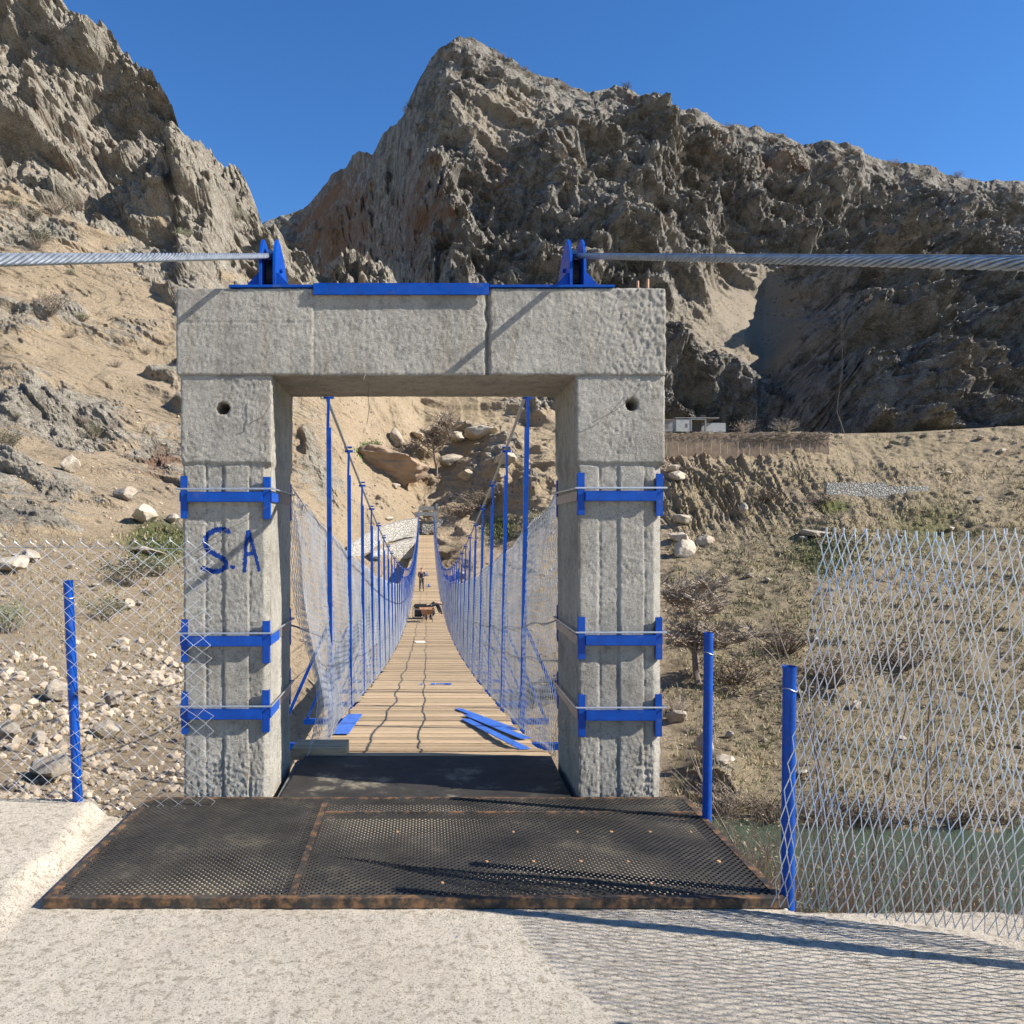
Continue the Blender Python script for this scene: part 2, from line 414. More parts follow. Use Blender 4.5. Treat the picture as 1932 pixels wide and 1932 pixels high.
def relief(X, Y, Z, D, rock, gs, gr, pd, strata, seed, strat=0.0):
    """height field over the base surface; returns (height, scarp mask)"""
    H = np.zeros_like(X); scarp = np.zeros_like(X)
    for i, lam in enumerate((48, 24, 12, 6, 3, 1.5, .75, .38, .19, .09)):
        w = vis(lam, D)
        if w.max() < .01: continue
        n = noise3(X / lam + seed + i * 7, Y / lam - i * 3, Z / lam + i)
        rid = (.55 - np.abs(noise3(X / lam - seed, Y / lam + i * 5.3, Z / lam - i * 2)) * 2.2)
        H += w * lam * (gs * n * (1 - rock) + gr * (n * .5 + rid * .75) * rock)
        if i in (1, 2, 3, 4, 5, 6, 7):
            H += w * lam * .34 * blocky(X, Y, Z, lam * 1.2, seed + i * 3) * np.clip(rock + .12, 0, 1)
    s0 = X * pd[0] + Y * pd[1] + Z * pd[2]
    for i, (lam, amp) in enumerate(strata):
        w = vis(lam, D, .004, .2)
        warp = .75 * fbm(X, Y, Z, lam * 6, 3, seed + 31 + i) + .16 * noise3(X / lam, Y / lam, Z / lam)
        sw = saw(s0 / lam + warp)
        loc = sstep(-.25, .35, fbm(X, Y, Z, lam * 4, 2, seed + 77 + i))
        k = w * amp * lam * (loc * (rock + (1 - rock) * (.15 + .75 * strat)))
        H += k * sw
        ph = (s0 / lam + warp); ph = ph - np.floor(ph)
        scarp = np.maximum(scarp, w * loc * sstep(.80, .9, ph))
    return H, scarp

GRID = {}
def build_relief(name, xs, nrows, ybot, ysil, xn, yn, T, masks, gs, gr, pd, strata, seed, mat, back, ndir=(0, -.86, .5), front=None):
    Xp = np.tile(xs, (nrows, 1))
    v = np.linspace(0, 1, nrows)[:, None]
    fine_x = np.arange(xs[0] - 200, xs[-1] + 200, 4.0); kk = np.exp(-(np.arange(-60, 61) * 4 / 70.0) ** 2); kk /= kk.sum()
    k2 = np.exp(-(np.arange(-10, 11) * 4 / 9.0) ** 2); k2 /= k2.sum(); ys_ = np.interp(xs, fine_x, np.convolve(ysil(fine_x), k2, 'same')); ys_[0] = ysil(xs)[0]; ys_[-1] = ysil(xs)[-1]
    sm = np.interp(xs, fine_x, np.convolve(ysil(fine_x), kk, 'same')); sm = np.where((xs < xs[0] + 60) | (xs > xs[-1] - 60), ys_, sm)
    Yp = ybot(xs)[None, :] * (1 - v) + sm[None, :] * v + (ys_ - sm)[None, :] * sstep(.45, 1.0, v)
    D = table_depth(xn, yn, T, Xp, Yp)
    X = (Xp - VX) / F * D; Y = D.copy(); Z = EYE + (HY - Yp) / F * D
    at = masks(Xp, Yp, X, Y, Z)
    H, scarp = relief(X, Y, Z, D, at['rock'], gs, gr, pd, strata, seed, at.get('strat', 0.0))
    H = H * at.get('amp', 1.0) + at.get('extra', 0.0)
    fade = sstep(0, .02, v)
    X1 = X + ndir[0] * H * fade; Y1 = Y + ndir[1] * H * fade; Z1 = Z + ndir[2] * H * fade
    GRID[name] = (xs, ybot(xs), ysil(xs), X1, Y1, Z1)
    at['iron'] = at.get('iron', 0) + 0 * X + .35 * scarp
    # back of the ridge
    rows = [np.stack([X1, Y1, Z1], -1)]
    last = rows[0][-1]
    B = []
    for k, (dy, dz) in enumerate(back):
        q = last.copy(); q[:, 1] += dy; q[:, 0] *= (last[:, 1] + dy) / last[:, 1]
        if callable(dz): q[:, 2] = dz(q, xs, last)
        else: q[:, 2] += dz
        B.append(q)
    fr = []
    if front:
        f0 = rows[0][0]
        for (dy, dz) in front:
            q = f0.copy(); q[:, 1] += dy; q[:, 2] += dz; fr.append(q)
    V = np.concatenate([np.stack(fr) if fr else np.zeros((0, len(xs), 3)), rows[0], np.stack(B)], 0)
    nf, nb = len(fr), len(B)
    A = {}
    for k in ('rock', 'iron', 'grass', 'earth', 'strat'):
        a = at.get(k, 0) + 0 * X
        A[k] = np.concatenate([np.repeat(a[:1], nf, 0), a, np.repeat(a[-1:], nb, 0)], 0)
    me = np_mesh(name, V, grid_faces(V.shape[0], len(xs)), A, smooth=False)
    o = link(name, me, mat); meta(o, kind='structure')
    return o
def at_pix(name, x, y):
    xs, yb, ys, X, Y, Z = GRID[name]
    j = int(np.clip(np.searchsorted(xs, x), 0, len(xs) - 1))
    cy = HY - (Z[:, j] - EYE) / Y[:, j] * F; i = int(np.argmin(np.abs(cy - y)))
    return Vector((float(X[i, j]), float(Y[i, j]), float(Z[i, j])))

def blob(Xp, Yp, cx, cy, rx, ry): return np.exp(-((Xp - cx) / rx) ** 2 - ((Yp - cy) / ry) ** 2)

# ---- near and middle hillside
silA = [(-700, -420), (-300, -170), (0, -10), (53, 0), (107, 25), (165, 66), (169, 82), (214, 95), (247, 123), (296, 156), (322, 190), (331, 206), (337, 251),
        (354, 259), (379, 276), (395, 272), (424, 309), (449, 313), (473, 354), (494, 387), (519, 412), (568, 440), (588, 481), (617, 502),
        (654, 533), (720, 580), (800, 640), (870, 690), (950, 735), (1040, 772), (1100, 795), (1200, 812), (1257, 816), (1580, 817), (1700, 815), (1932, 802), (2300, 780)]
sAx, sAy = np.array(silA, float).T
ynA = [1720, 1620, 1560, 1520, 1480, 1400, 1300, 1200, 1100, 1000, 900, 850, 800, 700, 600, 500, 400, 300, 200, 100, 0, -150, -450]
xnA = [-700, 0, 350, 480, 560, 700, 800, 900, 1050, 1300, 1600, 1932, 2300]
TA = [
 [5.5, 7.0, 8.2, 9.0, 9.9, 12.2, 16, 22, 31, 42, 53, 59, 65, 76, 86, 95, 103, 111, 119, 127, 133, 141, 152],
 [5.5, 7.0, 8.2, 9.0, 9.9, 12.2, 16, 22, 31, 42, 53, 59, 65, 76, 86, 95, 103, 111, 119, 127, 133, 141, 152],
 [6.0, 7.4, 8.6, 9.6, 11, 14, 19, 27, 36, 50, 62, 68, 74, 86, 96, 106, 114, 122, 130, 137, 143, 150, 160],
 [8, 9.5, 11, 12, 15, 20, 28, 38, 52, 66, 78, 84, 89, 100, 110, 119, 127, 134, 141, 148, 153, 160, 170],
 [15, 17, 18, 20, 24, 31, 40, 51, 64, 77, 90, 96, 101, 111, 121, 130, 137, 143, 150, 156, 160, 166, 176],
 [26, 30, 34, 37, 41, 48, 58, 70, 84, 98, 111, 116, 121, 131, 140, 148, 154, 160, 166, 172, 176, 180, 190],
 [31, 36.5, 39.2, 41.5, 44.5, 52, 63, 77, 94, 110.5, 121, 127, 134, 145, 154, 162, 168, 174, 180, 185, 190, 196, 205],
 [31, 36.5, 39.2, 41.5, 44, 52, 62, 75, 90, 108, 119, 125, 132, 145, 156, 165, 172, 178, 184, 190, 196, 202, 210],
 [31, 36.5, 39.2, 41.5, 44, 51, 61, 73, 87, 101, 113, 121, 130, 146, 160, 170, 178, 184, 190, 196, 202, 208, 216],
 [31, 36.5, 39.2, 41.5, 44, 51, 59, 69, 80, 93, 106, 114, 122, 140, 156, 168, 178, 184, 190, 196, 202, 208, 216],
 [31, 36.5, 39.2, 41.5, 44, 49, 57, 66, 77, 89, 103, 113, 122, 138, 150, 160, 170, 178, 184, 190, 196, 202, 210],
 [31, 36.5, 39.2, 41.5, 44, 49, 57, 66, 77, 89, 103, 110, 118, 130, 142, 152, 160, 170, 178, 184, 190, 196, 204],
 [31, 36.5, 39.2, 41.5, 44, 49, 57, 66, 77, 89, 103, 110, 116, 124, 134, 144, 152, 160, 170, 178, 184, 190, 200]]
def ysA(xs): return np.interp(xs, sAx, sAy)
def ybA(xs): return np.interp(xs, [-700, 340, 480, 600, 2300], [1640, 1640, 1680, 1720, 1720])
def masksA(Xp, Yp, X, Y, Z):
    sil = np.interp(Xp, np.arange(-700, 2300, 40), np.interp(np.arange(-700, 2300, 40), sAx, sAy))
    band = np.interp(Xp, [-300, 0, 120, 250, 400, 520, 650, 800], [330, 330, 330, 270, 200, 110, 60, 30])
    n = fbm(X, Y, Z, 14, 4, 3)
    crag = 1 - sstep(band * .8, band * 1.15, (Yp - sil) + n * 70)
    crag = crag * (Xp < 900)
    out = 0
    for cx, cy, rx, ry, a in ((120, 790, 150, 70, .9), (300, 880, 70, 60, 1), (60, 700, 160, 50, .6), (600, 900, 60, 70, .8), (700, 940, 60, 40, .5), (760, 890, 80, 30, .9),
                              (960, 890, 90, 60, .8), (1000, 780, 60, 30, 1), (880, 820, 60, 18, .6), (690, 1100, 80, 60, .5), (880, 1010, 70, 60, .9), (1300, 900, 80, 60, .25), (1330, 1480, 60, 60, .5),
                              (180, 1000, 80, 40, .3), (110, 560, 80, 30, .5), (270, 640, 120, 40, .45), (470, 600, 200, 50, .4), (330, 480, 200, 60, .4), (100, 400, 160, 40, .45)):
        out = np.maximum(out, a * blob(Xp, Yp, cx, cy, rx, ry))
    rock = np.clip(crag + out * sstep(-.5, .3, n) + .12 * sstep(0, .5, fbm(X, Y, Z, 6, 3, 8)) + .6 * (1 - sstep(560, 640, Xp)) * sstep(.05, .35, fbm(X, Y, Z, 13, 4, 88)) * (1 - sstep(1080, 1180, Yp)), 0, 1)
    g = np.zeros_like(Xp)
    for cx, cy, rx, ry, a in ((300, 1020, 90, 60, .95), (700, 850, 14, 9, 1.6), (1540, 1060, 80, 50, .75), (1570, 960, 60, 25, .85), (1340, 1180, 120, 70, .45), (940, 1000, 30, 25, .8), (200, 1140, 70, 30, .5),
                              (1450, 1150, 100, 60, .5), (250, 1230, 60, 25, .3), (1750, 1000, 140, 90, .7), (1300, 1350, 120, 60, .3), (1500, 1500, 200, 60, .45)):
        g = np.maximum(g, a * blob(Xp, Yp, cx, cy, rx, ry))
    iron = .75 * blob(Xp, Yp, 300, 870, 55, 45) + .5 * blob(Xp, Yp, 760, 910, 60, 22) + .25 * blob(Xp, Yp, 860, 940, 90, 30) + .35 * crag * sstep(.1, .6, fbm(X, Y, Z, 9, 2, 12)) + .3 * blob(Xp, Yp, 1290, 1400, 200, 100)
    # erosion gullies on the field slope right of the gate
    q = .84 * Xp - .54 * Yp; r = .54 * Xp + .84 * Yp
    q = q + 9 * noise3(r / 60, q / 60, 0 * q) + 3 * noise3(r / 14, q / 14, 0 * q + 3)
    gm = np.clip(1.3 * blob(Xp, Yp, 1350, 925, 130, 75) + .8 * blob(Xp, Yp, 1300, 860, 90, 25) + .4 * blob(Xp, Yp, 1650, 930, 200, 90), 0, 1)
    gul = -np.abs(noise3(q / 12, r / 110, 0 * q + 1)) * 2.0 + .6 - .45 * np.abs(noise3(q / 7, r / 40, 0 * q + 5))
    extra = gm * gul * .8
    # small terraces and trodden ledges of the field
    tr = sstep(1240, 1300, Xp) * sstep(1080, 1160, Yp) * (1 - sstep(1500, 1600, Yp))
    extra = extra + tr * .25 * saw(Z / 1.9 + 1.3 * noise3(X / 16, Y / 16, Z / 9)) + sstep(1240, 1300, Xp) * .22 * fbm(X, Y, Z, 1.6, 5, 61)
    earth = np.clip(sstep(1235, 1290, Xp) * (.75 + .35 * n) + .35 * sstep(640, 800, Xp) * (1 - sstep(1040, 1240, Xp)) * (.5 + n), 0, .95)
    strat = (1 - sstep(600, 700, Xp)) * (.35 + .65 * sstep(-.35, .25, fbm(X, Y, Z, 18, 3, 71))) * sstep(1180, 1020, Yp) + .5 * blob(Xp, Yp, 1000, 790, 70, 30)
    return dict(rock=rock, grass=g, iron=iron, extra=extra, earth=earth, strat=np.clip(strat, 0, 1), amp=.42 + .38 * np.clip(crag, 0, 1) + .2 * sstep(600, 760, Xp))
xsA = np.concatenate([np.arange(-700, -60, 16), np.arange(-60, 2000, 2.3), np.arange(2000, 2300, 14)])
def flatback(k):
    def f(q, xs, last):
        ray = EYE + (HY - np.interp(xs, sAx, sAy)) / F * q[:, 1]
        drop = last[:, 2] - .8 * (q[:, 1] - last[:, 1])
        t = sstep(960, 1100, xs)
        return (ray - .15) * t + drop * (1 - t) if k else last[:, 2] * (1 - t) + (ray - .1) * t
    return f
build_relief('hillside', xsA, 600, ybA, ysA, xnA, ynA, TA, masksA, .050, .20, (.30, .15, .93),
             ((7, .42), (2.8, .5), (1.2, .55), (.5, .5)), 5, M_HILL,
             [(6, flatback(0)), (18, flatback(1)), (45, flatback(1)), (80, flatback(1)), (120, -60)], front=[(-.6, -.8), (-1.2, -3)])

# ---- big mountain behind
silB = [(470, 430), (519, 413), (551, 403), (588, 385), (597, 370), (617, 350), (630, 325), (658, 321), (662, 300), (691, 290), (712, 294), (714, 263), (761, 222), (778, 177),
        (795, 144), (813, 119), (854, 95), (883, 93), (928, 103), (965, 117), (1010, 132), (1080, 152), (1121, 167), (1163, 163), (1179, 167), (1196, 171), (1208, 181), (1235, 191),
        (1241, 177), (1253, 179), (1262, 208), (1307, 218), (1340, 224), (1368, 237), (1410, 249), (1467, 257), (1533, 272), (1587, 282), (1680, 302), (1760, 312), (1850, 335), (1932, 352), (2300, 430)]
sBx, sBy = np.array(silB, float).T
ynB = [850, 700, 600, 500, 400, 300, 200, 90]
xnB = [470, 560, 640, 720, 790, 850, 950, 1080, 1180, 1300, 1400, 1440, 1520, 1600, 1700, 1932, 2300]
TB = [
 [560, 565, 570, 578, 588, 600, 610, 620],
 [560, 566, 572, 578, 586, 594, 600, 606],
 [485, 490, 496, 503, 512, 522, 530, 536],
 [385, 391, 398, 406, 418, 432, 444, 456],
 [296, 306, 317, 331, 349, 368, 388, 408],
 [262, 278, 292, 310, 332, 356, 380, 404],
 [264, 284, 302, 322, 345, 368, 394, 418],
 [262, 284, 306, 330, 352, 380, 408, 430],
 [264, 292, 306, 322, 352, 396, 424, 440],
 [262, 280, 300, 322, 346, 362, 380, 392],
 [264, 288, 318, 344, 366, 382, 396, 404],
 [268, 306, 334, 354, 372, 388, 400, 408],
 [240, 276, 322, 358, 382, 396, 408, 414],
 [214, 246, 300, 356, 390, 404, 414, 420],
 [208, 240, 296, 356, 400, 416, 424, 430],
 [205, 245, 305, 372, 418, 436, 446, 450],
 [210, 260, 330, 400, 440, 460, 470, 480]]
TB = [[r[0] + (v - r[0]) * (.62 if xn_ < 1250 else 1.0) for v in r] for r, xn_ in zip(TB, xnB)]
def masksB(Xp, Yp, X, Y, Z):
    n = fbm(X, Y, Z, 60, 5, 21)
    scree = blob(Xp, Yp, 1440, 640, 70, 120) + .8 * blob(Xp, Yp, 1360, 620, 120, 70) + .5 * blob(Xp, Yp, 1000, 230, 160, 60)
    rock = np.clip(.9 + n * .5 - .7 * scree, 0, 1)
    iron = (.75 * blob(Xp, Yp, 640, 430, 90, 110) + .65 * blob(Xp, Yp, 800, 420, 60, 120) + .6 * blob(Xp, Yp, 940, 350, 40, 70) + .5 * blob(Xp, Yp, 1450, 320, 160, 40) + .45 * blob(Xp, Yp, 1185, 190, 30, 25)
            + .35 * blob(Xp, Yp, 1040, 280, 120, 50)) + .18 * sstep(.2, .7, n) + .15 * (1 - sstep(760, 860, Xp))
    left = 1 - sstep(770, 880, Xp + 30 * n)
    return dict(rock=rock, iron=iron, grass=0 * Xp, earth=.3 + 0 * Xp, strat=.55 * (1 - np.clip(scree, 0, 1)) * (1 - .7 * left), amp=(1 - .65 * np.clip(scree, 0, 1)) * (1 - .45 * left) * (.25 + .75 * sstep(0, 110, Yp - np.interp(Xp, np.arange(460, 2320, 60), np.interp(np.arange(460, 2320, 60), sBx, sBy)))))
xsB = np.concatenate([np.arange(470, 1960, 2.1), np.arange(1960, 2300, 12)])
build_relief('mountain', xsB, 430, lambda xs: np.full_like(xs, 850.0), lambda xs: np.interp(xs, sBx, sBy), xnB, ynB, TB, masksB, .06, .30, (.42, .25, .87),
             ((46, .36), (19, .42), (8, .44), (3.4, .4)), 11, M_MOUNT, [(20, -4), (60, -40), (120, -140)], ndir=(0, -.93, .36), front=[(-8, -14), (-10, -60)])

# ---- near bank below the slab, base ground, river
def near_bank():
    xs = np.linspace(-9, 70, 160); ys = np.linspace(2.2, 33, 120); XX, YY = np.meshgrid(xs, ys)
    ZZ = -.62 - .50 * np.maximum(YY - 4.6, 0) - .1 * np.maximum(XX - 12, 0) * 0
    ZZ = ZZ + .35 * sstep(6, 9, YY) * fbm(XX, YY, ZZ, 3, 4, 4)
    Z0 = np.zeros_like(XX)
    me = np_mesh('near_bank', np.stack([XX, YY, ZZ], -1), grid_faces(120, 160), {'rock': Z0 + .3, 'iron': Z0, 'grass': Z0 + .25}, True)
    meta(link('near_bank', me, M_BANK), kind='structure')
near_bank()
MB().add([(-1500, -1500, -40), (1500, -1500, -40), (1500, 2500, -40), (-1500, 2500, -40)], [(0, 1, 2, 3)]).build('ground', M_BANK)['kind'] = 'structure'
MB().add([(-70, 10, -12), (160, 10, -12), (160, 60, -12), (-70, 60, -12)], [(0, 1, 2, 3)]).build('river', M_WATER)['kind'] = 'structure'

# ---- concrete slab in the foreground
def slab():
    xs = np.concatenate([np.linspace(-14, -3.6, 16), np.arange(-3.58, 3.1, .02), np.linspace(3.12, 9, 12)])
    ys = np.concatenate([np.linspace(-10, 2.45, 24), np.arange(2.47, 5.16, .02)])
    X, Y = np.meshgrid(xs, ys)
    Z = np.full_like(X, -.047)
    rag = .03 * fbm(X, Y, 0 * X, .35, 4, 2)
    edge = -1.70 - .12 * np.clip((Y - 3.7) / 1.2, 0, 1)
    raised = sstep(0, .11, edge - X + rag) * sstep(3.2, 3.9, Y + .25 * (X + 1.7))
    Z += .085 * raised
    Z += .004 * fbm(X, Y, Z, .22, 3, 1) + .0035 * fbm(X, Y, Z, .06, 3, 9) + .012 * raised * (1 - raised) * 4 * fbm(X, Y, Z, .12, 3, 6)
    far = np.where(X < -1.72 + rag, 4.95 + rag * .6 - .35 * np.clip(X + 2.1, 0, .38) ** 1.5, np.where(X < 1.6, 5.02, 3.66 + rag * .8))
    inside = Y < far
    Z = np.where(inside, Z, -1.6)
    meta(link('concrete_slab', np_mesh('concrete_slab', np.stack([X, Y, Z], -1), grid_faces(len(ys), len(xs)), None, True), M_SLAB), kind='structure')
slab()

# ================================================================== concrete portal towers
def rough_block(x0, x1, y0, y1, z0, z1, res, amp, rnd=.012, feat=None, seed=0, faces='xXyYzZ', chamfer=None):
    """box whose faces are fine grids, rounded edges, uneven surface; watertight by position-only displacement"""
    Vs = []; Fs = []; off = 0
    def lin(a, b): return np.linspace(a, b, max(2, int(round((b - a) / res)) + 1))
    ax, ay, az = lin(x0, x1), lin(y0, y1), lin(z0, z1)
    def face(A, B, fn, flip):
        nonlocal off
        U, V = np.meshgrid(A, B); Q = fn(U, V); Vs.append(Q.reshape(-1, 3)); g = grid_faces(len(B), len(A), off)
        Fs.append(g[:, ::-1] if flip else g); off += U.size
    if 'y' in faces: face(ax, az, lambda u, v: np.stack([u, 0 * u + y0, v], -1), False)
    if 'Y' in faces: face(ax, az, lambda u, v: np.stack([u, 0 * u + y1, v], -1), True)
    if 'x' in faces: face(ay, az, lambda u, v: np.stack([0 * u + x0, u, v], -1), True)
    if 'X' in faces: face(ay, az, lambda u, v: np.stack([0 * u + x1, u, v], -1), False)
    if 'z' in faces: face(ax, ay, lambda u, v: np.stack([u, v, 0 * u + z0], -1), True)
    if 'Z' in faces: face(ax, ay, lambda u, v: np.stack([u, v, 0 * u + z1], -1), False)
    V = np.concatenate(Vs); Fc = np.concatenate(Fs)
    lo = np.array([x0, y0, z0]) + rnd; hi = np.array([x1, y1, z1]) - rnd
    c = np.clip(V, lo, hi); d = V - c; L = np.linalg.norm(d, axis=1)[:, None] + 1e-9
    V = c + d / L * np.minimum(L, rnd)
    on = {'y': V[:, 1] < y0 + rnd * .5}
    X, Y, Z = V.T.copy()
    a = amp(X, Y, Z) if callable(amp) else amp
    D3 = np.stack([fbm(X + 31, Y, Z, .22, 4, seed), fbm(X, Y + 11, Z, .22, 4, seed + 3), fbm(X, Y, Z + 7, .22, 4, seed + 5)], -1)
    R3 = np.stack([noise3(X / .017, Y / .017 + 3, Z / .03), noise3(X / .017 + 9, Y / .017, Z / .024), noise3(X / .017, Y / .017, Z / .024 + 5)], -1)
    V = V + D3 * (a * .6)[:, None] + R3 * (a * .9)[:, None] if not np.isscalar(a) else V + D3 * a * .9 + R3 * a * .8
    attrs = {'paint': np.zeros(len(V))}
    if feat is not None: V, attrs = feat(V, np.stack([X, Y, Z], -1), on, attrs)
    return V, Fc, attrs

PY0, PY1 = 5.10, 5.92
SG = [(430, 1004), (425, 1000), (417, 998.5), (408, 999.5), (400, 1003), (391, 1008), (387, 1014), (386, 1024), (388, 1034), (395, 1041), (405, 1046), (415, 1051), (424, 1058), (427, 1064),
      (426, 1070), (420, 1075), (412, 1078), (402, 1078.5), (392, 1076), (382, 1072)]
AG = [[(468, 1003), (465, 1020), (463, 1045), (461, 1078)], [(469, 1003), (477, 1030), (484, 1055), (490, 1076)], [(464, 1047), (478, 1043)], [(438, 1069), (440, 1070)]]
def seg_dist(px, pz, pts):
    best = np.full_like(px, 9.0)
    for (a, b), (c, d) in zip(pts[:-1], pts[1:]):
        vx, vz = c - a, d - b; L = vx * vx + vz * vz
        t = np.clip(((px - a) * vx + (pz - b) * vz) / L, 0, 1)
        best = np.minimum(best, np.hypot(px - a - t * vx, pz - b - t * vz))
    return best
def post_feat(side, near):
    cx = -1.19 if side < 0 else 1.19
    hole = P(420, 770, 5.1) if side < 0 else P(1192, 763, 5.1)
    boards = [P(u, 0, 5.1).x for u in ((387, 421, 471) if side < 0 else (1131, 1168, 1218))]
    def feat(V, O, on, at):
        X, Y, Z = O.T
        front = on['y']; low = sstep(2.01, 1.97, Z)
        for k, b in enumerate(boards):
            g = np.exp(-((X - b + .004 * noise3(Z / .3, 0 * Z + k, 0 * Z)) / .0045) ** 2) * low
            V[:, 1] += front * g * (.009 + .007 * noise3(Z / .08, 0 * Z + k * 3, 0 * Z))
        # each board slightly in or out, lower part set back a little from the upper cast
        st = sum((X > b).astype(float) * s for b, s in zip(boards, (.004, -.006, .005)))
        V[:, 1] += front * st * low
        V[:, 1] += front * low * .008
        sx = np.sign(X - cx); e = sstep(.15, .27, np.abs(X - cx))
        V[:, 0] -= sx * e * low * .012
        g = np.exp(-((Z - 1.995 + .006 * noise3(X / .12, Y / .12, 0 * Z)) / .008) ** 2)
        V[:, 1] += front * g * .012
        # tie hole, cast right into the post
        d = np.hypot(X - hole.x, Z - hole.z); V[:, 1] += front * (1 - sstep(.030, .037, d)) * .30
        # taper towards the foot
        V[:, 0] -= (V[:, 0] - cx) * .03 * (1 - np.clip(Z / 2.5, 0, 1))
        if side < 0:   # broad arris on the inner corner
            xc = -.964 + .006 * noise3(Z / .25, 0 * Z, 0 * Z); V[:, 1] = np.where(low > .5, np.maximum(V[:, 1], PY0 + .012 + (V[:, 0] - xc) * 1.15), V[:, 1])
        else:
            V[:, 1] = np.where(low > .5, np.maximum(V[:, 1], PY0 + .012 + (V[:, 0] - 1.385) * .8), V[:, 1])
        if side < 0 and near:
            px = VX + O[:, 0] * F / 5.1; py = HY + (EYE - O[:, 2]) * F / 5.1
            s = 1 - seg_dist(px, py, SG) / 10.0
            a = np.maximum.reduce([.86 - seg_dist(px, py, q) / 10.5 for q in AG])
            at['paint'] = front * np.clip(np.maximum(s, a), 0, 1)
        return V, at
    return feat
def lintel_feat(V, O, on, at):
    X, Y, Z = O.T; front = on['y']
    for u, dp, w in ((592, .008, .004), (920, .034, .009), (690, .002, .003)):
        b = P(u, 0, 5.1).x
        V[:, 1] += front * np.exp(-((X - b + (.012 if u == 920 else .003) * noise3(Z / .07, 0 * Z, 0 * Z)) / w) ** 2) * dp
    V[:, 1] += front * np.where(X > P(592, 0, 5.1).x, .006, 0) * np.where(X < P(920, 0, 5.1).x, 1, 0)
    V[:, 1] += front * np.exp(-((Z - 2.845) / .003) ** 2) * .004 * (X < P(592, 0, 5.1).x)
    return V, at

